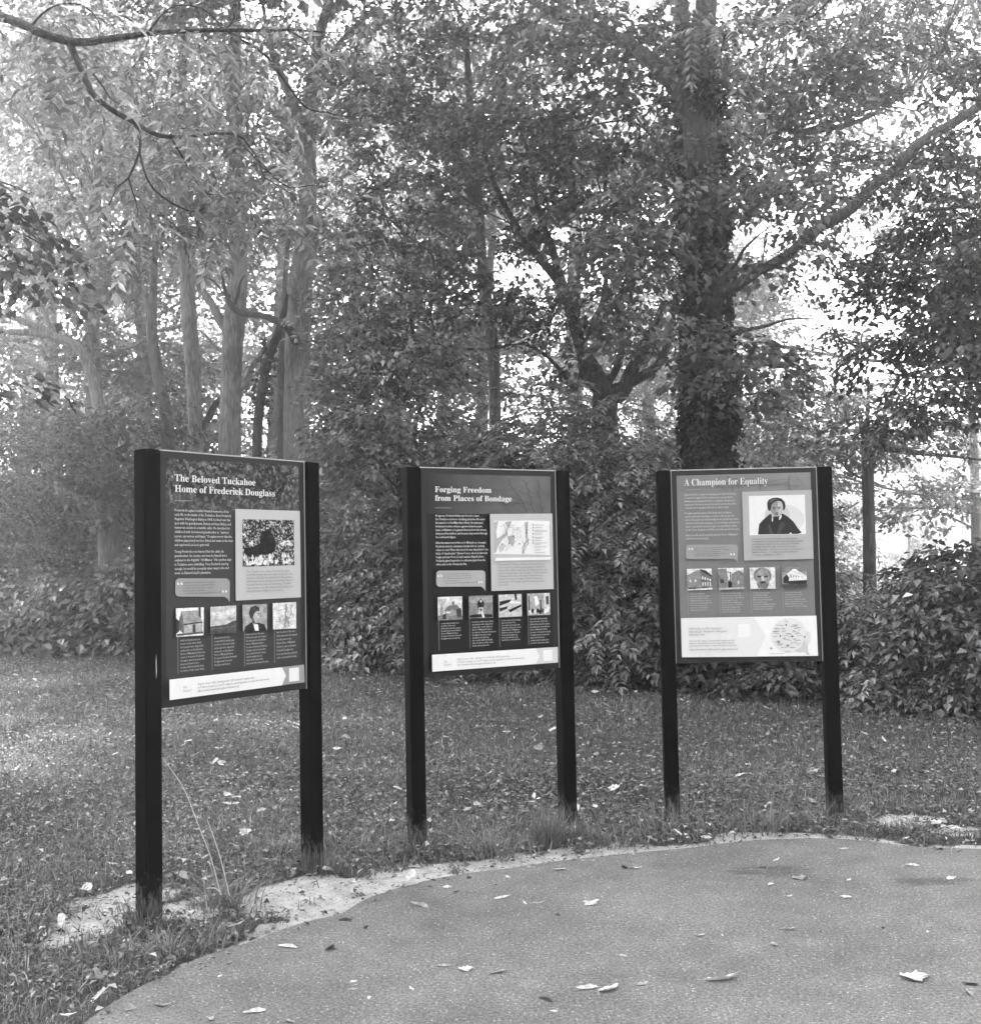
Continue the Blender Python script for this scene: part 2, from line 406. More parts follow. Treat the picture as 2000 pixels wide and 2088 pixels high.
def print_mat(name, stops, scale, kind='noise', detail=5, rough=.6, grad=None):
    m, t, p, out = new_mat(name); vec = coords(t, 'Object')
    if kind == 'leafy':
        v = t.nodes.new('ShaderNodeTexVoronoi'); v.inputs['Scale'].default_value = scale; v.inputs['Randomness'].default_value = 1
        t.links.new(vec, v.inputs['Vector'])
        bw_ = t.nodes.new('ShaderNodeRGBToBW'); t.links.new(v.outputs['Color'], bw_.inputs[0])
        f = math_n(t, 'ADD', math_n(t, 'MULTIPLY', bw_.outputs[0], .5), math_n(t, 'MULTIPLY', noise_tex(t, scale*.22, 4, .65, vec), .6))
    else: f = noise_tex(t, scale, detail, rough, vec)
    col = ramp(t, f, stops)
    if grad:      # fade of the header picture, print and haze glare together: (axis, from, to, tone it fades into)
        ax, a0, a1, tone = grad
        sx = t.nodes.new('ShaderNodeSeparateXYZ'); t.links.new(vec, sx.inputs[0])
        mr = t.nodes.new('ShaderNodeMapRange'); mr.inputs[1].default_value = a0; mr.inputs[2].default_value = a1
        t.links.new(sx.outputs[ax], mr.inputs[0])
        mx = t.nodes.new('ShaderNodeMix'); mx.data_type = 'RGBA'; mx.inputs[7].default_value = (tone, tone, tone, 1)
        t.links.new(mr.outputs[0], mx.inputs['Factor']); t.links.new(col, mx.inputs[6]); col = mx.outputs[2]
    t.links.new(col, p.inputs['Base Color']); p.inputs['Roughness'].default_value = .42; p.inputs['Specular IOR Level'].default_value = .25
    return m
def tone_mat(d, cache={}):
    if d not in cache:
        m, t, p, out = new_mat('print_tone'); v = alb(d)
        p.inputs['Base Color'].default_value = (v, v, v, 1); p.inputs['Roughness'].default_value = .5; p.inputs['Specular IOR Level'].default_value = .2
        cache[d] = m
    return cache[d]
# post: black stained timber, paint worn off near the ground
m, t, p, out = new_mat('black_stained_timber'); vec = coords(t, 'Object')
sx = t.nodes.new('ShaderNodeSeparateXYZ'); t.links.new(vec, sx.inputs[0])
mr = t.nodes.new('ShaderNodeMapRange'); mr.inputs[1].default_value = .34; mr.inputs[2].default_value = .0; t.links.new(sx.outputs[2], mr.inputs[0])
gr = noise_tex(t, 16, 8, .8, coords(t, 'Object', (2.5, 2.5, 1.1)), .4)
worn = ramp(t, math_n(t, 'ADD', math_n(t, 'MULTIPLY', mr.outputs[0], .42), math_n(t, 'MULTIPLY', gr, .9)), [(.64, 0), (.76, 1)])
grain = ramp(t, noise_tex(t, 30, 5, .6, coords(t, 'Object', (4, 4, .5))), [(.35, .02), (.65, .13)])
mx = t.nodes.new('ShaderNodeMix'); mx.data_type = 'RGBA'; mx.inputs[6].default_value = (.0035, .0035, .0035, 1)
t.links.new(worn, mx.inputs['Factor']); t.links.new(grain, mx.inputs[7]); t.links.new(mx.outputs[2], p.inputs['Base Color'])
p.inputs['Roughness'].default_value = .8; p.inputs['Specular IOR Level'].default_value = .05
bump(t, noise_tex(t, 20, 5, .6, coords(t, 'Object', (4, 4, .4))), .3, .002, p)
M['post'] = m
m, t, p, out = new_mat('dark_panel_edge'); n1 = noise_tex(t, 140, 3, .6, coords(t))
t.links.new(ramp(t, n1, [(.35, .016), (.65, .03)]), p.inputs['Base Color']); p.inputs['Roughness'].default_value = .5; p.inputs['Specular IOR Level'].default_value = .3
M['board'] = m
m, t, p, out = new_mat('brushed_edge_trim'); p.inputs['Base Color'].default_value = (.45, .45, .45, 1); p.inputs['Roughness'].default_value = .4
M['trim'] = m
m, t, p, out = new_mat('painted_light_streak'); p.inputs['Base Color'].default_value = (.7, .7, .7, 1); M['light_streak'] = m  # pale colour stands in for a streak of light on one post

PW, PH, PT, HT = .914, 1.219, .089, 2.198
Y_FRONT = -.022
def homography(src, dst):
    A = []
    for (x, y), (u, v) in zip(src, dst):
        A.append([x, y, 1, 0, 0, 0, -u*x, -u*y, -u]); A.append([0, 0, 0, x, y, 1, -v*x, -v*y, -v])
    return np.linalg.svd(np.array(A, float))[2][-1].reshape(3, 3)
def serif(s, italic=False):
    r = ''
    for ch in s:
        if italic and ch == 'h': r += chr(0x210E)
        elif 'A' <= ch <= 'Z': r += chr((0x1D434 if italic else 0x1D400)+ord(ch)-65)
        elif 'a' <= ch <= 'z': r += chr((0x1D44E if italic else 0x1D41A)+ord(ch)-97)
        else: r += ch
    return r
class Sign:
    def __init__(s, loc, yaw, corners, label):
        s.root = empty('information_sign', (loc[0], loc[1], 0), yaw)
        tag(s.root, label, 'information sign', 'three information signs beside the path')
        for sg in (-1, 1):
            cx = sg*(PW/2+PT/2+.001)
            box('post', (cx-PT/2, cx+PT/2, -PT/2, PT/2, -.12, HT-.004), M['post'], s.root, .005)
        z0 = HT-PH
        s.panel = box('panel', (-PW/2, PW/2, Y_FRONT, Y_FRONT+.032, z0, HT), M['board'], s.root, .0015)
        for nm, b in (('left', (-PW/2, -PW/2+.005, Y_FRONT-.003, Y_FRONT-.0001, z0, HT)), ('right', (PW/2-.005, PW/2, Y_FRONT-.003, Y_FRONT-.0001, z0, HT)), ('top', (-PW/2+.0052, PW/2-.0052, Y_FRONT-.003, Y_FRONT-.0001, HT-.006, HT))):
            box('edge_trim', b, M['trim'], s.panel)
        s.H = homography(corners, [(-PW/2, HT), (PW/2, HT), (-PW/2, z0), (PW/2, z0)])
        s.lay = .0012
    def L(s, pt):
        q = s.H @ np.array([pt[0], pt[1], 1.]); return q[0]/q[2], q[1]/q[2]
    def polys(s, name, items, mat=None):
        """items: [(points in crop pixels, display tone)], each laid a hair above the last; one flat printed piece"""
        V, Fc, T = [], [], []; lay = s.lay
        for pts, d in items:
            n0 = len(V)
            for p_ in pts:
                x, z = s.L(p_); V.append((x, Y_FRONT-lay, z))
            # orient towards -y
            P = np.array(V[n0:]); ar = sum(P[i][0]*P[(i+1) % len(P)][2]-P[(i+1) % len(P)][0]*P[i][2] for i in range(len(P)))
            f = tuple(range(n0, len(V))); Fc.append(f if ar > 0 else f[::-1]); T.append(alb(d)); lay += .00012
        s.lay = lay+.0001
        return link(name, mesh_py(name, V, Fc, T), mat or M['photo_ink' if name.startswith('photograph') else 'ink'], s.panel)
    def text(s, name, lines, p0, p1, width_to, tone, mat=None, italic=False, ser=False, off=0, extra=.0):
        """lines set between the baseline of the first (p0) and of the last (p1); widest line reaches width_to (x, y)"""
        x0, za = s.L(p0); x1, zb = s.L(p1); n = len(lines)
        sp = (za-zb)/(n-1) if n > 1 else extra
        cu = bpy.data.curves.new(name, 'FONT'); body = '\n'.join(lines)
        cu.body = serif(body, italic) if ser else body
        cu.resolution_u = 3 if ser else 1; cu.fill_mode = 'FRONT' if False else 'BOTH'
        cu.size = 1.0; cu.space_line = 1.0; cu.offset = off
        ob = bpy.data.objects.new(name, cu); COL.objects.link(ob)
        cu.materials.append(mat or tone_mat(tone))
        bpy.context.view_layer.update()
        w = ob.dimensions.x
        W = s.L(width_to)[0]-x0
        # default line distance equals size * 1.0 (space_line)
        size = sp*(.86 if not ser else .95) if n > 1 else extra
        cu.size = size; cu.space_line = (sp/size) if n > 1 else 1
        cu.offset = off*size
        sx_ = W/(w*size)
        bpy.context.view_layer.update()
        me = bpy.data.meshes.new_from_object(ob.evaluated_get(bpy.context.evaluated_depsgraph_get()))
        bpy.data.objects.remove(ob); bpy.data.curves.remove(cu)
        me.name = name; me.materials.clear(); me.materials.append(mat or tone_mat(tone))
        ob = bpy.data.objects.new(name, me); COL.objects.link(ob)
        ob.parent = s.panel; ob.location = (x0, Y_FRONT-s.lay-.0004, za); ob.rotation_euler = (math.pi/2, 0, 0)
        ob.scale = (sx_, 1, 1); s.lay += .0001
        return ob

def rect_line(a, b, w=3):
    a = np.array(a, float); b = np.array(b, float); d = b-a; n = np.array([-d[1], d[0]])/np.linalg.norm(d)*w/2
    return [tuple(a+n), tuple(b+n), tuple(b-n), tuple(a-n)]
def bubble(x0, y0, x1, y1, tail):
    """speech bubble outline with rounded corners and a pointed tail at lower right"""
    r = 30; pts = []
    for cx, cy, a0 in ((x0+r, y0+r, 180), (x1-r, y0+r, 270)):
        for k_ in range(6):
            a = math.radians(a0+k_*18); pts.append((cx+r*math.cos(a), cy+r*math.sin(a)))
    pts += [(x1, y1), (x1, tail), (x1-12, y1+18), (x1-38, y1)]
    for k_ in range(6):
        a = math.radians(90+k_*18); pts.append((x0+r+r*math.cos(a), y1-r+r*math.sin(a)))
    return pts
def ell(cx, cy, rx, ry, n=16, a0=0, a1=360):
    return [(cx+rx*math.cos(math.radians(a0+(a1-a0)*i/n)), cy+ry*math.sin(math.radians(a0+(a1-a0)*i/n))) for i in range(n+(a1-a0 < 360))]
def squiggle(r, x0, y0, x1, y1, n=9, amp=12, w=2):
    pts = [(x0+(x1-x0)*i/n+r.gauss(0, amp)*(0 < i < n), y0+(y1-y0)*i/n+r.gauss(0, amp)*(0 < i < n)) for i in range(n+1)]
    return [rect_line(pts[i], pts[i+1], w) for i in range(n)]
def q4(q, fx, fy):
    """bilinear inside a quad TL TR BR BL"""
    (a, b, c_, d) = [np.array(z, float) for z in q]
    return tuple((a*(1-fx)+b*fx)*(1-fy)+(d*(1-fx)+c_*fx)*fy)
def sub(q, pts): return [q4(q, x, y) for x, y in pts]
def filler(r, n, wmin, wmax):
    words = 'Frederick Douglass was born near this place and lived in the county with his family; later he wrote of the river, fields and people who shaped his early years on the Eastern Shore of Maryland before he came to freedom'.split()
    out, i = [], r.randrange(20)
    for _ in range(n):
        ln = ''
        while len(ln) < r.uniform(wmin, wmax): ln += (' ' if ln else '')+words[i % len(words)]; i += 1
        out.append(ln)
    return out

DIG = ["Explore four online driving tours of Frederick Douglass sites", "in Talbot County or read Douglass's autobiographies to learn his own words.", "All at www.frederickdouglassbirthplace.org"]

# ---- sign 1
s = Sign((-1.299, 5.4573), .9035, [(232,62),(1278,150),(250,1908),(1302,1762)], 'tall black framed sign headed The Beloved Tuckahoe, with a treetop picture behind its heading')
r = random.Random(3)
s.polys('print_area', [([(285,125),(1235,185),(1262,1715),(295,1845)], .245)])  # panel tone holds both its print and haze glare
s.polys('header_picture', [([(285,125),(1235,185),(1241,500),(290,500)], .4)], print_mat('printed_treetops', [(.38, .01), (.52, .035), (.66, .12), (.8, .3)], 66, 'leafy', grad=(2, 2.02, 1.85, .062)))
tw = []
for k_ in range(7):
    x = 900+k_*48; tw += [(q_, .12) for q_ in squiggle(r, 1230-k_*10, 200+k_*12, x-120, 330+k_*22, 7, 7, 4)]
s.polys('printed_twigs', tw)
s.text('heading_text', ['The Beloved Tuckahoe', 'Home of Frederick Douglass'], (343,290), (345,366), (1062,392), .96, ser=True)
s.polys('heading_rule', [(rect_line((345,430),(473,431),5), .6)])
s.text('body_text', ["Frederick Douglass recalled detailed memories of his", "early life on the banks of the Tuckahoe. Born Frederick", "Augustus Washington Bailey in 1818, he lived near this", "spot with his grandparents, Betsey and Isaac Bailey, and", "numerous cousins in a humble cabin. He described his", "childhood with his beloved grandmother as “spirited,", "joyous, uproarious and happy.” Douglass wrote that the", "children played and ran free, fished and swam in the river", "and explored Levi Lee's grist mill."], (343,505), (345,752), (765,722), .86, off=.006)
s.text('body_text', ["Young Frederick soon learned that the cabin, his", "grandmother, his cousins, and even he himself were", "enslaved to the frightful “Old Master.” His carefree days", "in Tuckahoe were dwindling. Once Frederick was big", "enough, he would be promptly taken away to live and", "work on Edward Lloyd's plantation."], (345,800), (347,954), (752,858), .86, off=.006)
s.polys('speech_bubble', [(bubble(352, 982, 742, 1112, 1152), .62)])
s.text('quote_mark', ['“'], (360,1066), (360,1066), (400,1066), .97, ser=True, extra=.055)
s.text('quote_mark', ['”'], (682,1122), (682,1122), (718,1122), .97, ser=True, extra=.055)
s.text('quote_text', ["Grandmother and grandfather were the greatest", "people in the world to me; and being with them", "so snugly in their own little cabin ... for a time", "there was nothing to disturb me.", "— Frederick Douglass, My Bondage and My Freedom, 1855"], (408,1018), (415,1096), (685,1090), .3)
s.polys('caption_card', [([(778,488),(1240,503),(1251,1115),(785,1140)], .76)])
Q = [(828,562),(1197,568),(1203,888),(833,900)]
s.polys('photograph', [(Q, .1)], print_mat('printed_riverside', [(.40, .004), (.54, .03), (.64, .3), (.76, .75)], 120, 'leafy'))
it = [(sub(Q, [(.38,.26),(.52,.2),(.62,.4),(.66,.55),(.58,.74),(.3,.76),(.12,.79),(.02,.72),(.05,.6),(.2,.58),(.34,.5)]), .03)]
for k_ in range(46):
    x = r.random()*.96+.02; y = .80+r.random()*.16; it.append((sub(Q, [(x-.03,y),(x,y-.06-r.random()*.05),(x+.03,y),(x,y+.03)]), r.choice([.95, .98, .8])))
for k_ in range(10):
    x = .66+r.random()*.3; y = .46+r.random()*.1; it.append((sub(Q, [(x-.04,y),(x,y-.03),(x+.04,y),(x,y+.03)]), .85))
s.polys('photograph_detail', it)
s.text('caption_text', ["The Tuckahoe area, where Frederick Douglass", "lived with his grandparents, was home for the first", "six years of his life. His grandmother Betsey Bailey", "was known for her mastery in harvesting shad and", "herring from the river and cultivating a bountiful", "sweet potato crop. She attained prized fishing nets", "and sold them in Hillsboro and Denton."], (855,940), (858,1080), (1185,950), .42)
TH = [[(350,1195),(550,1187),(548,1385),(353,1398)], [(595,1185),(780,1173),(780,1367),(597,1378)], [(823,1170),(1000,1162),(1000,1348),(830,1358)], [(1040,1157),(1207,1148),(1208,1335),(1043,1343)]]
Q = TH[0]   # log cabin
s.polys('photograph', [(Q, .97), (sub(Q, [(0,.35),(.12,.45),(.12,.8),(0,.9)]), .2), (sub(Q, [(.2,.1),(.8,.1),(.95,.52),(.28,.58)]), .62), (sub(Q, [(.2,.1),(.28,.58),(.28,.92),(.08,.72),(.1,.45)]), .38), (sub(Q, [(.28,.58),(.95,.52),(.95,.86),(.28,.92)]), .68), (sub(Q, [(.6,.6),(.7,.59),(.7,.88),(.6,.9)]), .25), (sub(Q, [(.28,.56),(.95,.5),(.95,.55),(.28,.61)]), .2), (sub(Q, [(.8,.0),(.88,.0),(.9,.4),(.82,.3)]), .25), (sub(Q, [(.02,.9),(.98,.86),(.98,.93),(.02,.97)]), .35)])
Q = TH[1]   # field under clouds
s.polys('photograph', [(Q, .78), (sub(Q, [(0,.15),(.4,.2),(.9,.1),(1,.3),(.5,.36),(0,.33)]), .86), (sub(Q, [(0,.42),(.5,.45),(1,.4),(1,.52),(0,.56)]), .7), (sub(Q, [(0,.72),(.3,.7),(.6,.68),(.75,.62),(.9,.56),(1,.54),(1,1),(0,1)]), .3), (sub(Q, [(0,.78),(1,.72),(1,.8),(0,.84)]), .38)])
Q = TH[2]   # portrait of a man in a headwrap, facing right
s.polys('photograph', [(Q, .66), (sub(Q, [(.02,1),(.1,.82),(.34,.68),(.5,.72),(.66,.7),(.9,.78),(.98,1)]), .12), (sub(Q, [(.38,.7),(.44,.76),(.5,1),(.66,1),(.62,.74),(.56,.7)]), .93), (sub(Q, ell(.54, .42, .17, .26)), .72), (sub(Q, [(.3,.5),(.26,.3),(.34,.1),(.52,.04),(.68,.12),(.7,.26),(.56,.26),(.46,.36),(.42,.52),(.36,.56)]), .22), (sub(Q, [(.36,.56),(.46,.5),(.5,.66),(.44,.74),(.38,.68)]), .4), (sub(Q, [(.6,.34),(.68,.34),(.68,.36),(.6,.36)]), .2), (sub(Q, [(.58,.55),(.68,.55),(.66,.57),(.6,.57)]), .3), (sub(Q, [(.36,.66),(.6,.72),(.62,.76),(.36,.7)]), .1)])
Q = TH[3]   # small map
s.polys('photograph', [(Q, .88)]+[(z_, r.choice([.6, .7, .75])) for k_ in range(9) for z_ in squiggle(r, *q4(Q, r.uniform(.08, .9), r.uniform(.08, .9)), *q4(Q, r.uniform(.08, .9), r.uniform(.08, .9)), 5, 6, 3)]+[(z_, .45) for z_ in squiggle(r, *q4(Q, .55, .05), *q4(Q, .5, .95), 7, 6, 6)]+[(z_, .5) for z_ in squiggle(r, *q4(Q, .8, .1), *q4(Q, .6, .95), 7, 4, 4)])
rl = [(355,1400,358,1660),(600,1380,602,1630),(832,1358,833,1605),(1045,1343,1048,1580)]
for a_, b_, c_, d_ in rl: s.polys('column_rule', [(rect_line((a_, b_), (c_, d_), 4), .52)])
for (x, y, n, yb, xr) in ((372,1430,10,1645,548),(614,1412,9,1602,775),(842,1385,10,1590,1000),(1060,1370,8,1550,1205)):
    s.text('column_text', filler(r, n, 20, 27), (x, y), (x+8, yb), (xr, y), .74, off=.006)
s.polys('footer_band', [([(295,1700),(1257,1590),(1262,1715),(297,1845)], .62), ([(295,1700),(1100,1610),(1128,1668),(1100,1737),(297,1845)], .97), ([(1150,1617),(1220,1609),(1222,1704),(1151,1713)], .93)])
s.text('footer_text', DIG, (498,1738), (501,1787), (1010,1700), .4)
s.text('footer_text', ['Dig', 'Deeper!'], (392,1762), (392,1788), (455,1785), .6, ser=True, italic=True)
# highlight on its left post, painted as a thin pale sliver
sx_ = -(PW/2+PT/2+.001)
link('light_streak', mesh_py('light_streak', [(sx_+.012, -.0452, 1.12), (sx_+.0155, -.0452, 1.15), (sx_+.0135, -.0452, 1.24), (sx_+.0105, -.0452, 1.20)], [(0, 1, 2, 3)]), M['light_streak'], s.root)

# ---- sign 2
s = Sign((-.0099, 6.4896), .4729, [(218,90),(1372,115),(252,1868),(1412,1803)], 'black framed sign headed Forging Freedom from Places of Bondage, with an old map')
r = random.Random(5)
s.polys('print_area', [([(272,148),(1328,168),(1362,1752),(298,1815)], .1)])  # dark print, with the glare difference between signs put into the tone
s.polys('header_picture', [([(272,148),(1328,168),(1332,487),(280,487)], .4)], print_mat('printed_old_map', [(.3, .10), (.7, .17)], 6, grad=(0, .12, -.42, .022)))  # sideways fade mixes map print with painted haze glare
s.polys('printed_map_lines', [(z_, .33) for k_ in range(16) for z_ in squiggle(r, r.uniform(500, 1310), r.uniform(180, 470), r.uniform(600, 1310), r.uniform(180, 470), 9, 11, 2.6)]+[(z_, .3) for k_ in range(3) for z_ in squiggle(r, 960+k_*120, 200, 1120+k_*60, 480, 9, 14, 7)])
s.text('heading_text', ['Forging Freedom', 'from Places of Bondage'], (333,305), (333,378), (982,380), .97, ser=True)
s.polys('heading_rule', [(rect_line((335,438),(473,439),7), .5)])
s.text('body_text', ["At age ten, Frederick Bailey was forced to leave", "the Tuckahoe and enter terrifying plantation life under", "his master's roof in Miles River Neck. He witnessed", "brutal and routine violence against enslaved people.", "Later, in Baltimore, he gleaned literacy from the streets,", "sharpened his intellect, and became empowered through", "his newfound religion."], (338,512), (340,694), (775,600), .9, off=.006)
s.text('body_text', ["After his master moved him to St. Michaels as a teenager,", "Frederick started a clandestine Sunday School, teaching", "others to read. When discovered, he was dispatched to the", "fields of “slavebreaker” Edward Covey, whom he famously", "fought and beat. From Covey's vacation Bayside shore,", "Frederick gained inspiration to self-emancipate from the", "white sails on the Chesapeake Bay."], (342,742), (344,924), (785,800), .9, off=.006)
s.polys('speech_bubble', [(bubble(347, 968, 761, 1104, 1146), .68)])
s.text('quote_mark', ['“'], (354,1056), (354,1056), (394,1056), .97, ser=True, extra=.055)
s.text('quote_mark', ['”'], (694,1114), (694,1114), (732,1114), .97, ser=True, extra=.055)
s.text('quote_text', ["You are loosed from your moorings, and are", "free; I am fast in my chains, and am a slave! You", "move merrily before the gentle gale, and I sadly", "before the bloody whip!", "— Frederick Douglass, My Bondage and My Freedom, 1855"], (405,1000), (412,1080), (700,1078), .35)
s.polys('caption_card', [([(798,490),(1330,487),(1343,1130),(812,1143)], .76)])
mp = [([(832,548),(1130,545),(1308,550),(1304,600),(1312,843),(1270,838),(830,828),(836,700)], .93),
      ([(832,560),(870,548),(850,640),(858,700),(930,650),(945,600),(925,560),(980,548),(975,580),(945,620),(950,665),(905,705),(870,760),(850,815),(832,825)], .7),
      ([(950,680),(1005,672),(1010,730),(990,768),(960,735)], .72), ([(870,770),(900,740),(935,755),(910,800),(880,820)], .78), ([(1090,560),(1122,560),(1118,640),(1125,720),(1085,780),(1090,828),(1070,828),(1072,770),(1105,710),(1100,620)], .72)]
mp += [(z_, .5) for z_ in squiggle(r, 1118, 555, 1100, 690, 6, 5, 5)]+[(z_, .5) for z_ in squiggle(r, 1128, 700, 1085, 825, 6, 5, 5)]
mp += [(z_, r.choice([.55, .65])) for k_ in range(18) for z_ in squiggle(r, r.uniform(850, 1110), r.uniform(560, 820), r.uniform(850, 1110), r.uniform(560, 820), 5, 8, 2)]
mp += [(ell(x, y, 6, 6, 8), .05) for x, y in ((990,679),(893,745),(952,738),(1040,744),(1101,628),(1103,652))]
mp += [(ell(1156, y, 5, 5, 8), .05) for y in (583,606,629,659,688,716,738)]+[(rect_line((1170, y), (1170+r.uniform(50, 115), y-1), 5), .72) for y in (586,608,630,640,662,690,700,718,738,748,772,798,820)]
s.polys('map_print', mp)
s.polys('scale_strip', [([(840,862),(1312,857),(1300,880),(828,888)], .94)])
s.text('caption_text', ["During the first 18 years of his life, Frederick Douglass", "lived enslaved in several separate places on Maryland's", "Eastern Shore. Waterways were the highways of the day.", "From his earliest days on the Tuckahoe Creek to his time", "of despair by the broad Chesapeake Bay where he", "resolved to be free, Douglass understood that land", "was the place of bondage, and water was the pathway", "to freedom."], (857,928), (860,1098), (1282,950), .42)
TH = [[(348,1190),(553,1185),(557,1380),(352,1388)], [(607,1183),(808,1178),(812,1368),(610,1372)], [(857,1175),(1053,1168),(1057,1358),(860,1365)], [(1100,1167),(1292,1162),(1297,1348),(1103,1352)]]
Q = TH[0]   # farmhouse among trees
s.polys('photograph', [(Q, .86), (sub(Q, [(.25,.6),(.45,.38),(.78,.36),(.95,.55),(.95,.62)]), .45), (sub(Q, [(.28,.6),(.9,.58),(.9,.82),(.3,.84)]), .62), (sub(Q, [(.58,.2),(.68,.2),(.68,.4),(.58,.4)]), .5), (sub(Q, [(.35,.64),(.5,.64),(.5,.7),(.35,.7)]), .9), (sub(Q, [(0,.8),(.3,.72),(.5,.84),(.8,.78),(1,.84),(1,1),(0,1)]), .5), (sub(Q, [(.2,.75),(.32,.72),(.35,.95),(.2,.95)]), .2), (sub(Q, [(.75,.55),(.95,.5),(.98,.9),(.78,.92)]), .25)]+[(z_, .5) for k_ in range(6) for z_ in squiggle(r, *q4(Q, .12, .9), *q4(Q, r.uniform(.02, .35), .1), 4, 4, 3)])
Q = TH[1]   # cupola against the sky
s.polys('photograph', [(Q, .52), (sub(Q, [(0,.05),(.5,.1),(1,.02),(1,.3),(.4,.35),(0,.28)]), .62), (sub(Q, [(.5,.12),(.64,.3),(.62,.55),(.36,.55),(.36,.3)]), .04), (sub(Q, [(.47,.2),(.54,.2),(.54,.3),(.47,.3)]), .8), (sub(Q, [(.42,.52),(.58,.52),(.64,.98),(.36,.98)]), .75), (sub(Q, [(.47,.58),(.53,.58),(.53,.68),(.47,.68)]), .1), (sub(Q, [(.04,.86),(.3,.82),(.96,.84),(.98,.97),(.02,.97)]), .06), (sub(Q, [(.5,.72),(.58,.72),(.66,.98),(.56,.98)]), .97)])
Q = TH[2]   # wooden pieces on a table
s.polys('photograph', [(Q, .8), (sub(Q, [(.03,.02),(.4,.02),(.38,.2),(.05,.3)]), .85), (sub(Q, [(.05,.3),(.55,.22),(.5,.34),(.03,.5)]), .06), (sub(Q, [(.03,.6),(.4,.52),(.35,.64),(.05,.75)]), .08), (sub(Q, [(.4,.7),(.98,.46),(.98,.56),(.5,.8)]), .05), (sub(Q, [(.68,.0),(.78,.0),(.8,.25),(.72,.28)]), .05), (sub(Q, [(.5,.3),(.95,.35),(.9,.42),(.45,.4)]), .95)])
Q = TH[3]   # people gathered by a pale building
s.polys('photograph', [(Q, .68), (sub(Q, [(.72,.0),(1,.0),(1,.7),(.76,.8)]), .85), (sub(Q, [(.82,.15),(.95,.13),(.95,.5),(.83,.52)]), .3), (sub(Q, [(.3,.15),(.45,.1),(.5,.5),(.35,.6)]), .93), (sub(Q, [(.05,.1),(.1,.1),(.12,.9),(.05,.9)]), .3), (sub(Q, [(.55,.3),(.62,.3),(.63,.75),(.56,.75)]), .2)]+[(sub(Q, ell(.12+.11*k_, .84-.05*(k_ % 2), .065, .11, 8)), r.choice([.05, .1, .9, .3])) for k_ in range(8)])
rl = [(352,1388,358,1638),(612,1372,618,1623),(862,1365,868,1612),(1107,1352,1113,1600)]
for a_, b_, c_, d_ in rl: s.polys('column_rule', [(rect_line((a_, b_), (c_, d_), 4), .5)])
for (x, y, n, yb, xr) in ((372,1418,7,1545,542),(632,1408,10,1608,832),(880,1398,9,1563,1045),(1122,1388,10,1592,1296)):
    s.text('column_text', filler(r, n, 20, 27), (x, y), (x+6, yb), (xr, y), .8, off=.006)
s.polys('footer_band', [([(297,1673),(1360,1620),(1362,1752),(300,1815)], .84), ([(297,1673),(1172,1630),(1205,1695),(1172,1763),(300,1815)], .97), ([(1235,1648),(1312,1641),(1314,1733),(1238,1740)], .97)])
s.text('footer_text', DIG, (508,1720), (511,1768), (1078,1710), .5)
s.text('footer_text', ['Dig', 'Deeper!'], (395,1740), (395,1768), (460,1765), .62, ser=True, italic=True)

# ---- sign 3
s = Sign((1.602, 6.8236), -.0454, [(198,118),(1500,100),(245,1845),(1556,1830)], 'black framed sign headed A Champion for Equality, grey with a portrait and white footer')
r = random.Random(8)
s.polys('print_area', [([(252,170),(1445,150),(1500,1780),(295,1788)], .5)])  # grey of the print plus haze glare, as one colour
s.polys('header_picture', [([(252,170),(1445,150),(1451,310),(256,318)], .4)], print_mat('printed_pale_map', [(.3, .20), (.7, .26)], 6, grad=(0, -.05, -.4, .19)))
s.polys('printed_map_lines', [(z_, .42) for k_ in range(13) for z_ in squiggle(r, r.uniform(480, 1430), r.uniform(175, 300), r.uniform(500, 1430), r.uniform(175, 300), 8, 9, 3)]+[(z_, .4) for k_ in range(3) for z_ in squiggle(r, 700+k_*280, 180, 760+k_*240, 300, 6, 10, 8)])
s.text('heading_text', ['A Champion for Equality'], (320,262), (320,262), (1063,250), .94, ser=True, extra=.062, off=-.008)
s.polys('heading_rule', [(rect_line((325,301),(466,298),4), .62)])
s.text('body_text', ["Empowered by a hunger for learning and a thirst for liberty,", "Frederick Douglass fled from slavery as a young rebel in", "Baltimore and dedicated his life to ending the injustices of", "oppression. He wrote around the world, and the fire of his", "commitment to equality still burns in others today."], (320,350), (325,468), (783,430), .8, off=.006)
s.text('body_text', ["Douglass used the power of his sharp mind, prodigious", "speech, and inspired writing to convince other people into", "action. He became an internationally known abolitionist orator,", "edited the North Star newspaper, ran an Underground Railroad", "station, crusaded for women's rights, recruited Black soldiers", "for the Union during the Civil War, and advocated for freedom."], (325,515), (330,665), (808,600), .8, off=.006)
s.text('body_text', ["Explore his life story beyond the Eastern Shore of Maryland", "and follow in his footsteps."], (330,712), (332,742), (790,702), .8, off=.006)
s.polys('speech_bubble', [(bubble(334, 788, 796, 916, 960), .61)])
s.text('quote_mark', ['“'], (352,868), (352,868), (394,868), .97, ser=True, extra=.055)
s.text('quote_mark', ['”'], (723,922), (723,922), (765,922), .97, ser=True, extra=.055)
s.text('quote_text', ["I am not yet ashamed either that I have", "lived, an outcast, or to confess the foundation", "of the entire human brotherhood.", "— Frederick Douglass, address in Easton,", "Talbot County, Maryland, 1878"], (408,822), (412,892), (725,815), .35)
s.polys('caption_card', [([(833,320),(1450,308),(1467,922),(850,932)], .685)])
Q = [(892,358),(1390,350),(1400,700),(900,708)]
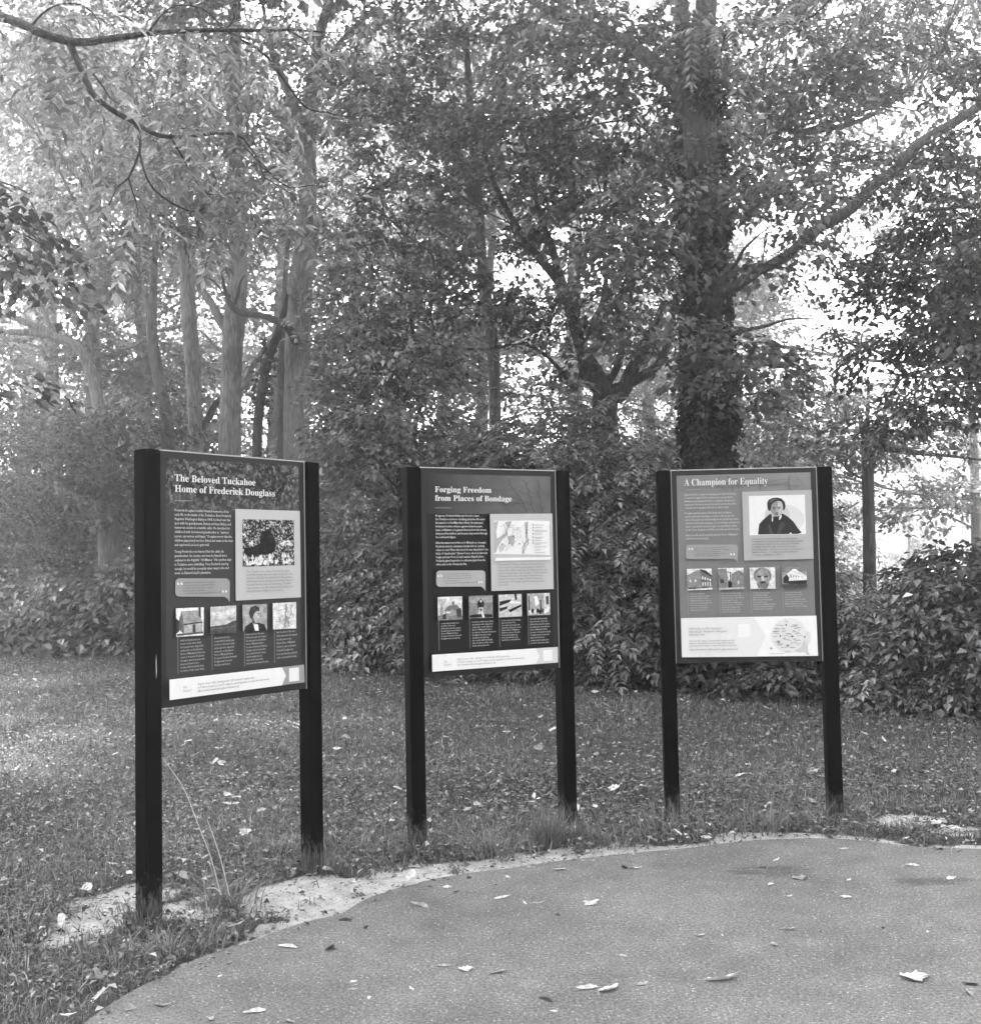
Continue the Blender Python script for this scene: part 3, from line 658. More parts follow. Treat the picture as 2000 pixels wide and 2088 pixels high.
s.polys('portrait_photograph', [(Q, .9), (sub(Q, ell(.62, .62, .36, .38, 20)), .84), (sub(Q, ell(.5, .5, .22, .3, 20)), .78),
    ([(974,702),(985,610),(1020,570),(1085,515),(1110,540),(1165,540),(1190,515),(1240,545),(1290,590),(1330,650),(1362,688),(1330,699)], .15),
    ([(1070,600),(1082,620),(1100,670),(1115,700),(1080,700),(1066,640)], .28), ([(1172,600),(1200,590),(1215,620),(1170,690),(1140,700)], .26),
    ([(1096,528),(1108,545),(1138,556),(1166,548),(1182,525),(1184,545),(1168,572),(1104,572)], .93), ([(1106,548),(1165,552),(1152,605),(1138,660),(1118,640),(1104,600)], .14), ([(1096,560),(1108,556),(1106,590),(1098,585)], .9),
    (ell(1139, 465, 56, 72, 20), .56), ([(1150,405),(1192,420),(1195,470),(1180,510),(1155,530),(1150,470)], .74),
    ([(1084,490),(1070,492),(1058,460),(1056,420),(1070,393),(1105,377),(1145,374),(1185,385),(1212,415),(1219,455),(1205,492),(1196,480),(1195,445),(1182,412),(1150,402),(1112,420),(1095,438),(1090,465)], .16), ([(1080,400),(1110,385),(1150,383),(1110,402),(1082,425)], .34),
    ([(1102,458),(1130,462),(1130,470),(1104,466)], .12), ([(1148,462),(1176,456),(1176,464),(1150,470)], .14), (ell(1119, 476, 8, 4, 8), .1), (ell(1162, 475, 8, 4, 8), .12),
    ([(1136,470),(1144,470),(1152,502),(1132,504)], .66), ([(1130,503),(1154,502),(1150,508),(1134,508)], .25), ([(1118,519),(1140,515),(1162,518),(1142,524)], .22), ([(1122,528),(1160,527),(1142,532)], .42), ([(1252,699),(1262,684),(1276,699)], .95)])
s.text('caption_text', ["Self-educated Frederick Douglass escaped slavery", "in Maryland and entrepreneurial through many obstacles", "that enslaved people faced the enemies to freedom,", "an independent advantage obtained. He became a", "best-selling author and orator, an advisor to President", "Abraham Lincoln, U.S. Marshal for the District of", "Columbia, and Minister to Haiti."], (917,748), (920,890), (1380,760), .4)
TH = [[(340,1003),(560,1000),(568,1188),(345,1193)], [(618,998),(843,996),(848,1186),(630,1190)], [(897,996),(1123,993),(1128,1183),(905,1186)], [(1180,993),(1403,990),(1407,1175),(1188,1178)]]
Q = TH[0]   # row of brick houses at an angle
s.polys('photograph', [(Q, .9), (sub(Q, [(0,.3),(.45,.05),(.55,.1),(.55,.9),(0,.88)]), .55), (sub(Q, [(.55,.1),(1,.4),(1,.82),(.55,.92)]), .42), (sub(Q, [(.5,.02),(.75,.08),(1,.32),(1,.4),(.55,.12)]), .2)]+[(sub(Q, [(.1+.2*k_,.5),(.16+.2*k_,.5),(.16+.2*k_,.62),(.1+.2*k_,.62)]), .85) for k_ in range(2)]+[(sub(Q, [(.6+.1*k_,.36+.04*k_),(.65+.1*k_,.38+.04*k_),(.65+.1*k_,.5+.03*k_),(.6+.1*k_,.5+.03*k_)]), .88) for k_ in range(4)]+[(sub(Q, [(.6+.1*k_,.64),(.65+.1*k_,.64),(.65+.1*k_,.8),(.6+.1*k_,.82)]), .85) for k_ in range(4)]+[(sub(Q, [(.02,.88),(.55,.9),(1,.84),(1,.9),(.02,.96)]), .25)])
Q = TH[1]   # narrow street between buildings
s.polys('photograph', [(Q, .88), (sub(Q, [(0,.05),(.34,.02),(.36,.95),(0,.95)]), .5), (sub(Q, [(.36,.15),(.5,.2),(.5,.8),(.36,.9)]), .35), (sub(Q, [(.38,.2),(.45,.22),(.45,.55),(.38,.6)]), .93), (sub(Q, [(.52,.3),(.8,.1),(1,.25),(1,.92),(.52,.92)]), .5), (sub(Q, [(.36,.66),(.52,.64),(.52,.9),(.36,.95)]), .06), (sub(Q, [(.05,.5),(.2,.55),(.2,.7),(.05,.7)]), .2), (sub(Q, [(.75,.6),(.82,.58),(.82,.75),(.75,.78)]), .8), (sub(Q, [(0,.93),(1,.9),(1,1),(0,1)]), .7)])
Q = TH[2]   # carved stone head of a bearded man
s.polys('photograph', [(Q, .86), (sub(Q, ell(.5, .38, .36, .38)), .5), (sub(Q, ell(.5, .7, .26, .32)), .6), (sub(Q, ell(.5, .42, .27, .36)), .58), (sub(Q, [(.28,.38),(.44,.4),(.44,.48),(.3,.46)]), .12), (sub(Q, [(.56,.4),(.72,.38),(.7,.46),(.56,.48)]), .12), (sub(Q, [(.46,.42),(.54,.42),(.6,.62),(.4,.62)]), .72), (sub(Q, [(.36,.68),(.5,.64),(.64,.68),(.6,.74),(.4,.74)]), .2)]+[(z_, .3) for k_ in range(9) for z_ in squiggle(r, *q4(Q, .3+k_*.05, .74), *q4(Q, .32+k_*.045, .97), 3, 3, 3)])
Q = TH[3]   # long white building at dusk
s.polys('photograph', [(Q, .62), (sub(Q, [(0,.0),(1,0),(1,.2),(0,.25)]), .5), (sub(Q, [(.2,.35),(.42,.12),(.55,.1),(.98,.45),(.98,.78),(.25,.8)]), .92), (sub(Q, [(.05,.5),(.2,.35),(.28,.5),(.25,.8),(.04,.78)]), .12), (sub(Q, [(.25,.66),(.98,.64),(.98,.8),(.25,.82)]), .15)]+[(sub(Q, [(.34+.1*k_,.36+.03*k_),(.38+.1*k_,.36+.03*k_),(.38+.1*k_,.5),(.34+.1*k_,.5)]), .5) for k_ in range(6)]+[(sub(Q, [(0,.82),(1,.8),(1,1),(0,1)]), .28)])
rl = [(345,1193,353,1412),(630,1190,635,1412),(905,1186,915,1410),(1188,1178,1197,1408)]
for a_, b_, c_, d_ in rl: s.polys('column_rule', [(rect_line((a_, b_), (c_, d_), 4), .6)])
for (x, y, n, yb, xr) in ((366,1230,8,1375,560),(646,1228,9,1392,842),(925,1225,8,1368,1122),(1207,1222,7,1345,1403)):
    s.text('column_text', filler(r, n, 20, 27), (x, y), (x+4, yb), (xr, y), .78, off=.006)
ft = [([(285,1440),(1486,1424),(1500,1780),(295,1788)], .97), ([(285,1440),(935,1434),(1040,1605),(955,1785),(295,1788)], .9), ([(792,1496),(897,1494),(903,1605),(795,1610)], .975), (ell(1245, 1600, 162, 155, 28), .9), ([(1395,1600),(1408,1640),(1412,1745),(1330,1750),(1290,1735),(1350,1700)], .8), (ell(1408, 1620, 28, 60, 12), .87), ([(1388,1745),(1415,1750),(1425,1772),(1395,1765)], .75), (rect_line((1075,1760),(1200,1758),4), .7), (rect_line((1086,1695),(1086,1728),4), .4), (rect_line((1072,1713),(1100,1713),4), .4)]
for k_ in range(60):
    a_ = r.random()*6.28; q_ = 145*math.sqrt(r.random()); x, y = 1245+q_*math.cos(a_), 1600+q_*math.sin(a_); w_ = r.uniform(8, 26); ft.append((rect_line((x-w_, y), (x+w_, y-r.uniform(-3, 3)), 4), r.choice([.6, .7, .5])))
for x, y in ((1216,1505),(1165,1602),(1270,1606),(1150,1655),(1378,1612),(1230,1690)): ft.append((ell(x, y, 7, 9, 8), .35))
s.polys('footer_band', ft)
s.text('footer_heading_text', ['Following in His Footsteps:', "Maryland's Frederick Douglass", 'Driving Tour'], (355,1542), (357,1595), (695,1560), .52, ser=True, italic=True)
s.text('footer_text', ["Discover the legacy of Frederick Douglass at sites", "where he lived and worked, escaped from slavery,", "and returned to inspire change through his speeches."], (357,1648), (360,1692), (785,1690), .45)
s.text('footer_text', ['www.visitmaryland.org/frederick-douglass-driving-tour'], (362,1727), (362,1727), (790,1725), .45, extra=.0165)


# ------------------------------------------------------------------ trees: trunks and limbs measured on the photo, crowns of leaf sprays
def pxpath(pts, Y):
    """[(u, v, width px)(, Y)] -> points, radii"""
    P, R = [], []
    for q in pts:
        yy = q[3] if len(q) > 3 else Y
        P.append(at(q[0], q[1], yy)); R.append(q[2]*.5*yy/F)
    return P, R
class Tree:
    def __init__(s, name, label, cat, Y, trunk, bark, group=None, sides=12, root_flare=1.5):
        P, R = pxpath(trunk, Y)
        b = P[0].copy(); b[2] = -.15
        P = [b, b+(P[0]-b)*np.array([.5, .5, .12])]+P if P[0][2] > .8 else [b]+P
        R = [R[0]*root_flare]+([R[0]*1.12] if len(P)-len(R) == 2 else [])+R
        s.root = empty(name, (0, 0, 0)); tag(s.root, label, cat, group)
        s.root.location = (b[0], b[1], 0); s.off = np.array([b[0], b[1], 0]); s.bark = bark; s.Y = Y
        t_ = Tubes(); t_.add(np.array(P)-s.off, R, sides, .35, .05)
        link('trunk', t_.mesh('trunk'), bark, s.root)
        s.axis, s.axr = smooth_path(P, R, .4)
        s.sk = [np.array(s.axis)]
    def limb(s, pts, sides=9, name='branch', Y=None, bark=None):
        P, R = pxpath(pts, Y or s.Y)
        if len(pts[0]) == 3:      # a limb that leaves the trunk starts inside it
            p0 = at(pts[0][0], pts[0][1], s.Y)
            if np.sqrt(((s.axis-p0)**2).sum(1).min()) < .4: P[0] = s.axis[np.argmin(((s.axis-p0)**2).sum(1))].copy()
        # start inside whatever it grows from
        t_ = Tubes(); t_.add(np.array(P)-s.off, R, sides, .25, .07)
        link(name, t_.mesh(name), bark or s.bark, s.root); s.sk.append(smooth_path(P, R, .4)[0])
    def crown(s, blobs, tmpl, mat, scale=1, thr=-.12, cn=.9, branch=True, name='crown'):
        """blobs: (u, v, Y, ru px, rv px, rY m, sprays)"""
        L = Leaves(); sk = np.vstack(s.sk); tb = Tubes(); nb = 0
        for bl_ in blobs:
            if bl_[0] == 'w': _, cx_, Y, cz_, rx, rY, rz, n = bl_; c = np.array([cx_, Y, cz_])      # given in metres
            else:
                (u, v, Y, ru, rv, rY, n) = bl_
                c = at(u, v, Y); rx, rz = ru*Y/F, rv*Y/F
            B = ball(int(n), .6)*np.array([rx, rY, rz])
            P = B+c; keep = clumpy(P, cn, Y, thr); P = P[keep]; B = B[keep]
            P = P[P[:, 2] > .15]; 
            if not len(P): continue
            B = P-c
            az = np.arctan2(B[:, 1]+rng.normal(0, .5*rY, len(B)), B[:, 0]+rng.normal(0, .5*rx, len(B)))
            L.add(*place(tmpl, P-s.off, az, rng.normal(-.12, .28, len(P)), scale*rng.uniform(.75, 1.3, len(P))))
            if branch:
                a = sk[np.argmin(((sk-(c-np.array([0, 0, rz*.5+.5])))**2).sum(1))]
                k = c+np.array([0, 0, -rz*.2]); m_ = (a+k)/2+np.array([0, 0, -.15*np.linalg.norm(k-a)*.5])+rng.normal(0, .12, 3)
                R0 = .012+.011*np.linalg.norm(k-a)
                tb.add(np.array([a, m_, k])-s.off, [R0, R0*.7, R0*.4], 6, .3); nb += 1
                for i in rng.integers(0, len(P), min(len(P), 9)):
                    mid = (k+P[i])/2+rng.normal(0, .1, 3); st = a*.0+k*(1-.4*rng.random())+m_*0
                    st = k+(m_-k)*rng.random()*.7
                    tb.add(np.array([st, mid, P[i]])-s.off, [R0*.42, R0*.28, .005], 4, .35)
        link(name, L.mesh(name), mat, s.root)
        if branch and nb: link('twigs', tb.mesh('twigs'), s.bark, s.root)['kind'] = 'stuff'

GB = 'trees standing behind the signs'
# 1 big clean trunk left of the middle
T = Tree('tall_tree', 'tall pale barked tree, thickest of the trunks above the Beloved Tuckahoe sign', 'tree', 22,
    [(606,935,56),(606,800,52),(607,700,50),(612,600,48),(624,520,40),(628,400,38),(627,266,34),(640,150,26),(655,60,22),(690,-60,16)], M['bark_pale'])
T.limb([(600,640,30),(598,585,26),(606,540,24),(612,500,22),(612,470,18)], 9, 'broken_limb', 21.6)
T.limb([(612,480,14),(600,474,12),(583,477,9)], 6, 'broken_limb', 21.5)
T.limb([(602,690,22),(588,668,18),(559,652,15),(535,643,13),(505,640,12),(482,634,12),(467,617,11),(461,598,9),(456,580,7),(452,560,3)], 9, 'dark_limb', 20.8, M['bark_dark'])
T.limb([(478,620,7),(485,600,6),(490,575,4),(500,560,2)], 6, 'dark_limb', 20.8, M['bark_dark'])
T.limb([(470,604,7),(452,594,5),(435,572,4),(400,560,2)], 6, 'dark_limb', 20.8, M['bark_dark'])
T.limb([(632,560,11),(640,545,9),(645,500,7),(650,440,4)])
T.limb([(628,300,22),(610,240,22),(590,190,18),(560,120,14),(545,60,10),(530,-30,8)])
T.limb([(632,250,22),(655,160,18),(690,90,13),(740,40,9),(770,15,6)])
T.crown([(560,-40,22,230,150,3,240),(700,60,22,150,120,2.5,150),(520,180,21,160,90,2,120),(730,250,21,110,110,2,110),(590,420,21,120,40,1.5,40),(430,60,23,150,120,2.5,140),(620,-320,22,420,240,4.5,260)], T_SPR, M['leaf_pale'], 1.25)
T.crown([('w',-7,19,16,5.8,5,1.6,900),('w',-13,27,15,3.6,4,1.5,220),('w',-3,17.3,14.6,4.5,4,1.4,600),(-300,-700,19,900,220,4,260),(500,-800,19,700,220,4,260),(100,-1150,18,900,200,4,240)], T_FAR, M['leaf_mid'], 1.4, thr=-.6, name='added_shade_crown')  # unseen leaf layers added overhead to keep sun off path and signs
# 2, 3, 4
T = Tree('tall_tree', 'pale barked tree, second largest trunk above the Beloved Tuckahoe sign, with a side limb', 'tree', 22.5,
    [(469,935,46),(472,766,44),(477,660,45),(485,553,38),(482,400,32),(478,200,26),(480,0,20),(484,-120,14)], M['bark_pale'])
T.limb([(466,690,20),(450,655,20),(430,615,17),(408,585,15),(395,545,12),(385,480,9),(370,430,5)])
T.limb([(488,800,14),(500,788,14),(512,752,12),(536,715,12),(560,690,13),(572,665,11),(575,620,9)], 8)
T.limb([(462,745,8),(445,712,7),(425,690,6),(404,672,4)], 6)
T.crown([(470,-60,22.5,220,140,2.5,180),(400,300,23,120,110,2,110),(500,330,22.5,110,80,1.5,70),(380,180,23,130,90,2,90),(480,-300,23,300,200,4,160)], T_SPR, M['leaf_pale'], 1.25)
T = Tree('tall_tree', 'slim straight pale tree between the forked tree and the second largest trunk', 'tree', 23,
    [(400,930,32),(394,766,31),(386,660,31),(381,553,28),(374,480,25),(370,350,21),(370,200,17),(374,40,12)], M['bark_pale'])
T.limb([(412,895,17),(425,850,16),(440,822,14),(453,812,11)], 8, 'dark_limb', None, M['bark_dark'])
T.limb([(384,675,9),(350,668,9),(322,675,8),(290,695,8),(262,710,7),(236,712,5)], 7)
T.crown([(350,-20,23,180,110,2.5,130),(320,200,24,120,90,2,80),(380,400,23,90,60,1.5,40)], T_SPR, M['leaf_pale'], 1.25)
T = Tree('forked_tree', 'leaning forked tree with two stems, left of the slim straight pale tree', 'tree', 22,
    [(343,915,27),(333,820,27),(323,766,24),(311,700,23),(309,640,22),(312,600,18),(314,553,15),(316,510,13),(320,420,11),(330,300,8)], M['bark_mid'])
T.limb([(311,650,18),(300,612,16),(283,578,15),(262,552,13),(240,522,10),(225,505,7),(190,495,3)])
T.limb([(312,620,9),(300,600,8),(286,585,7),(284,540,5),(285,500,3)], 6)
T.crown([(300,420,22.5,110,80,2,80),(200,350,23,140,120,2.2,120),(250,140,23,160,120,2.5,130),(90,250,23,130,140,2.5,110),(100,60,23,160,110,2.5,110)], T_SPR, M['leaf_pale'], 1.2)
# 5 bent tree at left
T = Tree('bent_tree', 'tree bent over to the left with two arching limbs leaving the photo', 'tree', 23.5,
    [(222,1180,42),(220,1000,42),(222,930,40),(216,880,24),(204,840,24),(196,800,24),(186,760,23),(165,716,20),(135,694,17),(80,680,16),(20,676,14),(-60,680,12)], M['bark_pale'], sides=12)
T.limb([(150,705,17),(128,690,15),(90,672,14),(40,652,13),(0,636,12),(-80,615,9)])
T.limb([(232,925,18),(262,905,14),(248,870,10),(225,855,8),(190,846,4)], 7, 'dark_limb', None, M['bark_dark'])
T.limb([(240,930,14),(275,942,11),(300,920,9),(330,905,5)], 7, 'dark_limb', None, M['bark_dark'])
T.limb([(110,675,9),(80,610,7),(60,560,5),(30,520,3)], 6)
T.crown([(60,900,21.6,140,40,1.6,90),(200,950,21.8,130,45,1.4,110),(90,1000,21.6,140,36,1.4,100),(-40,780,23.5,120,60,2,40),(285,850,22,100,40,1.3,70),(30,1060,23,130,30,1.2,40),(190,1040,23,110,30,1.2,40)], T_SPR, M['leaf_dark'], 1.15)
T = Tree('ivy_clad_tree', 'thin dark ivy-wrapped tree leaning between the two largest trunks above the left sign', 'tree', 21.5,
    [(524,935,19),(531,820,20),(540,760,19),(552,715,19),(565,684,18),(578,640,14),(585,600,9)], M['bark_dark'])
n = 130; tt = rng.random(n); ax = T.axis; I = (tt*(len(ax)-1)*.8).astype(int); aa = rng.random(n)*6.28
PP = ax[I]+np.stack([np.cos(aa), np.sin(aa), 0*aa], 1)*(T.axr[I]*1.0)[:, None]+rng.normal(0, .1, (n, 3))*[.3, .3, 1]
L = Leaves(); L.add(*place(T_IVY, PP-T.off, aa, rng.normal(-.6, .3, n), rng.uniform(.8, 1.4, n))); link('ivy', L.mesh('ivy'), M['leaf_ivy'], T.root)
T = Tree('thin_tree', 'slim dark stem hard against the left side of the thickest pale trunk', 'tree', 23, [(573,935,17),(574,800,17),(576,700,16),(580,600,13),(588,480,9)], M['bark_mid'])

# 7 the great ivy tree
T = Tree('ivy_covered_tree', 'massive tree with dark ivy up its trunk, behind the Champion for Equality sign', 'tree', 14.5,
    [(1442,960,74),(1442,850,72),(1440,700,68),(1437,550,66),(1433,400,66),(1427,250,68),(1428,120,52),(1440,0,46),(1450,-160,36)], M['bark_mid'], sides=18)
T.limb([(1430,330,52),(1410,230,50),(1375,170,42),(1330,125,36),(1270,85,30),(1200,50,24),(1120,20,15),(1050,-20,8)], 12)
T.limb([(1415,300,50),(1403,190,42),(1393,90,34),(1388,-20,28),(1370,-140,20)], 12)
T.limb([(1450,620,32),(1500,583,25,14),(1545,552,23,13.7),(1600,526,22),(1655,474,22),(1725,432,23),(1790,370,23),(1830,345,22),(1868,296,22),(1930,258,21),(2010,205,19),(2120,120,18)], 12, 'great_limb', 13.4)
T.limb([(1655,480,20),(1672,462,16),(1680,440,9)], 7, 'branch', 14)
T.limb([(1480,575,11),(1495,545,9),(1515,510,7),(1545,480,4),(1580,455,2)], 6, 'twig', 13.9, M['bark_dark'])
T.limb([(1490,560,6),(1485,520,5),(1460,478,3)], 5, 'twig', 13.9, M['bark_dark'])
T.limb([(1395,535,10),(1370,515,7),(1350,482,5),(1330,455,4),(1300,405,2)], 6, 'twig', 13.9, M['bark_dark'])
T.limb([(1400,420,9),(1368,332,6),(1345,300,5),(1310,258,5),(1270,245,4),(1210,254,4),(1150,266,3),(1080,190,2)], 6, 'twig', 13.8, M['bark_dark'])
T.limb([(1310,258,5),(1285,222,4),(1245,190,3),(1180,150,2)], 6, 'twig', 13.8, M['bark_dark'])
T.limb([(1468,200,9),(1470,150,7),(1466,130,6),(1480,60,4)], 6, 'twig', 13.9, M['bark_dark'])
T.limb([(1555,280,9),(1590,262,8),(1620,265,8),(1622,285,9),(1622,330,7)], 6, 'branch', 16)
T.limb([(1470,690,12),(1510,675,9),(1560,665,7),(1610,650,4),(1680,650,2)], 6, 'branch', 14.2)
def ivy(T, n, lo, hi, mat, spread=.06, sc_=1.0, f=1.0):
    ax, rr = T.axis, T.axr; z = ax[:, 2]
    idx = np.where((z > lo) & (z < hi))[0]; I = rng.choice(idx, n); aa = rng.random(n)*6.283
    PP = ax[I]+np.stack([np.cos(aa), np.sin(aa), 0*aa], 1)*((rr[I]*f)[:, None]+np.abs(rng.normal(0, spread, n))[:, None])
    PP[:, 2] += rng.uniform(-.25, .25, n)
    h = (PP[:, 2]-lo)/(hi-lo); keep = (vnoise(np.c_[aa*.5, PP[:, 2]], 1.3, 4)+.85-h*.95 > 0) & (PP[:, 2] > .1); PP = PP[keep]; aa = aa[keep]
    L = Leaves(); L.add(*place(T_IVY, PP-T.off, aa, rng.normal(-.75, .3, len(PP)), sc_*rng.uniform(.6, 1.15, len(PP))))
    link('ivy', L.mesh('ivy'), mat, T.root)
ivy(T, 3800, .3, 8.2, M['leaf_ivy'], .04)
T.crown([(1760,370,13.1,60,40,.4,10),(1600,510,13.1,70,40,.4,12),(1900,290,13.1,60,40,.4,9),(1270,540,13.6,110,90,1.2,75),(1310,430,13.6,90,70,1.1,70),(1330,690,13.8,80,50,.9,40),(1560,450,13.8,110,110,1.4,110),(1430,700,13.6,90,40,.4,22),(1500,770,14,110,70,1.2,100),(1420,400,13.4,60,60,.4,25),(1430,270,13.7,55,60,.35,22),(1445,130,13.8,50,50,.35,14)], T_BIG, M['leaf_mid'], .85, thr=-.2)
T.crown([(1330,180,15,170,120,2,200),(1180,130,15,190,110,2.2,230),(1550,120,15,180,110,2.2,260),(1640,200,17,180,90,2.2,150),(1860,170,17,150,110,2.2,170),(1720,330,17,150,70,1.6,80),(1700,90,15.5,180,90,2.2,170),(1480,320,15,110,60,1.6,80),(1640,310,15.5,130,60,1.8,80),(1880,60,15,160,90,2,110),(1600,10,18,260,110,2.5,170),(1900,120,18,140,140,2,90),(1400,-200,15,420,180,4,260),(1700,-200,15,340,150,3,150)], T_SPR, M['leaf_mid'], 1.15, thr=-.05)

T.crown([(900,-700,15,700,200,3,110),(1500,-600,15,500,200,3,100),(1900,-900,14,500,200,3,90)], T_FAR, M['leaf_mid'], 1.4, thr=-.2, name='added_shade_crown')  # out-of-view leaves added above the signs for shade
# 8 many-stemmed dark tree in the middle
T = Tree('multi_stemmed_tree', 'spreading dark tree with several stems rising from one base, left of the ivy trunk', 'tree', 17,
    [(1235,860,52),(1229,798,40),(1208,750,32),(1186,713,27),(1168,650,25),(1154,606,24),(1138,570,24),(1106,533,18),(1070,490,15),(1048,453,13),(1010,380,10),(985,300,7)], M['bark_dark'])
T.limb([(1150,600,20),(1135,540,18),(1124,500,17),(1112,470,14),(1096,420,11),(1085,350,8),(1060,250,5)])
T.limb([(1225,800,26),(1196,775,20),(1186,740,18),(1181,700,14),(1178,640,10),(1180,560,7)])
T.limb([(1240,815,34),(1266,804,30),(1280,770,30),(1300,734,30),(1318,700,24),(1335,665,16),(1350,620,9)])
T.limb([(1270,790,26),(1300,772,22),(1340,745,18),(1362,700,13),(1372,650,9),(1375,600,6)])
T.limb([(1245,790,20),(1262,740,16),(1268,690,13),(1260,640,9)])
T.limb([(1230,700,9),(1232,600,10),(1231,520,10),(1232,440,9),(1234,370,8),(1238,300,5)], 7)
T.limb([(1175,800,12),(1120,730,8),(1065,700,7),(1010,710,6),(960,712,5),(900,706,4),(850,712,2)], 6)
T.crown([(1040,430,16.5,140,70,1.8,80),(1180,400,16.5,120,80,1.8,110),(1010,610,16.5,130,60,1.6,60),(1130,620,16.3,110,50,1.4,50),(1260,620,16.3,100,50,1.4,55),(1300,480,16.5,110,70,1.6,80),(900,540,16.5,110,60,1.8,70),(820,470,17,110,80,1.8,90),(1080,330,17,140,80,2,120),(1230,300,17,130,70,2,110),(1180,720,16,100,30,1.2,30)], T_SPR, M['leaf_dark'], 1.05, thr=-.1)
# maple with a tall dense crown between
T = Tree('dense_maple', 'dense leafy maple filling the top middle of the wood, stem hidden in leaves', 'tree', 19,
    [(1010,860,26),(1004,700,24),(985,560,22),(975,400,20),(960,250,16),(950,60,12)], M['bark_mid'])
T.limb([(975,420,14),(940,330,11),(930,250,9),(925,190,6)]); T.limb([(970,380,13),(1010,260,10),(1030,160,7)])
T.crown([(900,120,18.5,190,120,2.4,260),(1020,220,18.5,160,100,2.2,160),(850,300,18.5,150,100,2.2,160),(960,380,18.5,140,80,2,90),(780,170,19,130,110,2,150),(1060,60,19,160,90,2.4,180),(930,-120,19,300,150,4,260),(860,0,22,260,120,3,170),(760,400,18.5,110,80,1.6,80)], T_SPR, M['leaf_mid'], 1.15, thr=-.04)
# layered understory tree right of sign 1
T = Tree('understory_tree', 'small tree with flat layered branches just right of the thickest pale trunk', 'tree', 16.8,
    [(815,1000,14),(812,860,11),(800,800,10),(797,760,8),(804,700,7),(815,630,5),(820,570,4)], M['bark_dark'], sides=8)
T.limb([(810,850,7),(830,800,6),(860,770,4),(900,740,2)], 5); T.limb([(806,840,6),(770,800,5),(740,780,3),(700,770,2)], 5)
T.limb([(790,800,4),(760,740,3),(735,700,2)], 5)
T.crown([(735,640,16.8,85,30,1.4,55),(760,580,16.8,130,34,1.5,90),(830,640,16.8,130,30,1.4,80),(745,700,16.6,90,30,1.3,70),(850,720,16.8,120,28,1.3,75),(790,760,16.6,120,30,1.3,85),(725,800,16.6,80,34,1.2,65),(790,850,16.4,120,34,1.2,85),(715,900,16.4,75,50,1.2,80),(780,930,16.2,110,50,1.2,110),(745,520,17,90,40,1.4,60)], T_SPR, M['leaf_shrub'], .9, thr=-.35)
# right side
T = Tree('hazy_tree', 'straight slim trunk standing in the bright gap right of the Champion for Equality sign', 'tree', 17,
    [(1774,1240,28),(1772,1100,26),(1769,980,25),(1767,905,24),(1768,860,10),(1770,800,6)], M['bark_mid'])
T.limb([(1760,915,14),(1725,908,10),(1680,905,7),(1620,895,3)], 7); T.limb([(1775,918,18),(1830,918,13),(1890,925,9),(1960,932,6),(2050,945,3)], 7)
T.crown([(1700,900,17,110,30,1.2,75),(1860,900,17,130,28,1.2,80),(1620,840,17,110,50,1.4,90),(1760,840,17,100,30,1.2,45),(1600,950,17,80,45,1.2,60),(1960,870,17,90,50,1.4,70)], T_SPR, M['leaf_mid'], .95, thr=-.2)
T = Tree('beech_tree', 'dark leafy beech leaning in from the right side of the photo, above the hedge', 'tree', 13,
    [(2260,1300,60),(2250,900,52),(2240,600,44),(2220,300,36),(2200,0,26)], M['bark_dark'])
T.limb([(2240,640,24),(2120,600,18),(2020,570,13),(1920,560,9),(1820,580,5),(1760,590,2)]); T.limb([(2245,820,22),(2120,790,16),(2000,770,10),(1900,770,6),(1800,760,3)])
T.limb([(2230,460,20),(2100,420,14),(1980,420,9),(1880,430,5)]); T.limb([(2215,250,18),(2080,210,12),(1960,200,7)])
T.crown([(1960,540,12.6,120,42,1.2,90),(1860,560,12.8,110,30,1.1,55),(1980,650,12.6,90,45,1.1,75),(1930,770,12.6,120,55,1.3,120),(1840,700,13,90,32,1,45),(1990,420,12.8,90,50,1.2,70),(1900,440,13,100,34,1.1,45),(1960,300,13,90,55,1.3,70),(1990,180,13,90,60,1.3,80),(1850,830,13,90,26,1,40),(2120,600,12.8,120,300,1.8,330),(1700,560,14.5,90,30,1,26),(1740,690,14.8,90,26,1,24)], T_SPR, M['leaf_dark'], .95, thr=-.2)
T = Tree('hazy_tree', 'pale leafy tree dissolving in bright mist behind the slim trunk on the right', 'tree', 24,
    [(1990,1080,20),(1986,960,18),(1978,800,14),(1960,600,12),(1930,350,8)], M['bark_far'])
T.crown([(1600,700,24,140,40,2,70),(1560,800,24,130,60,2,100),(1700,800,24,120,34,2,50),(1900,500,24,150,80,2.5,110),(1780,470,24,130,60,2.2,80),(1700,960,24,160,45,2.4,100),(1880,1020,24,150,40,2.4,90),(1980,980,24,90,40,2,50),(1640,180,24,150,90,2.5,110),(1950,380,24,120,80,2.4,70)], T_SPR, M['leaf_mid'], 1.3, thr=-.1)

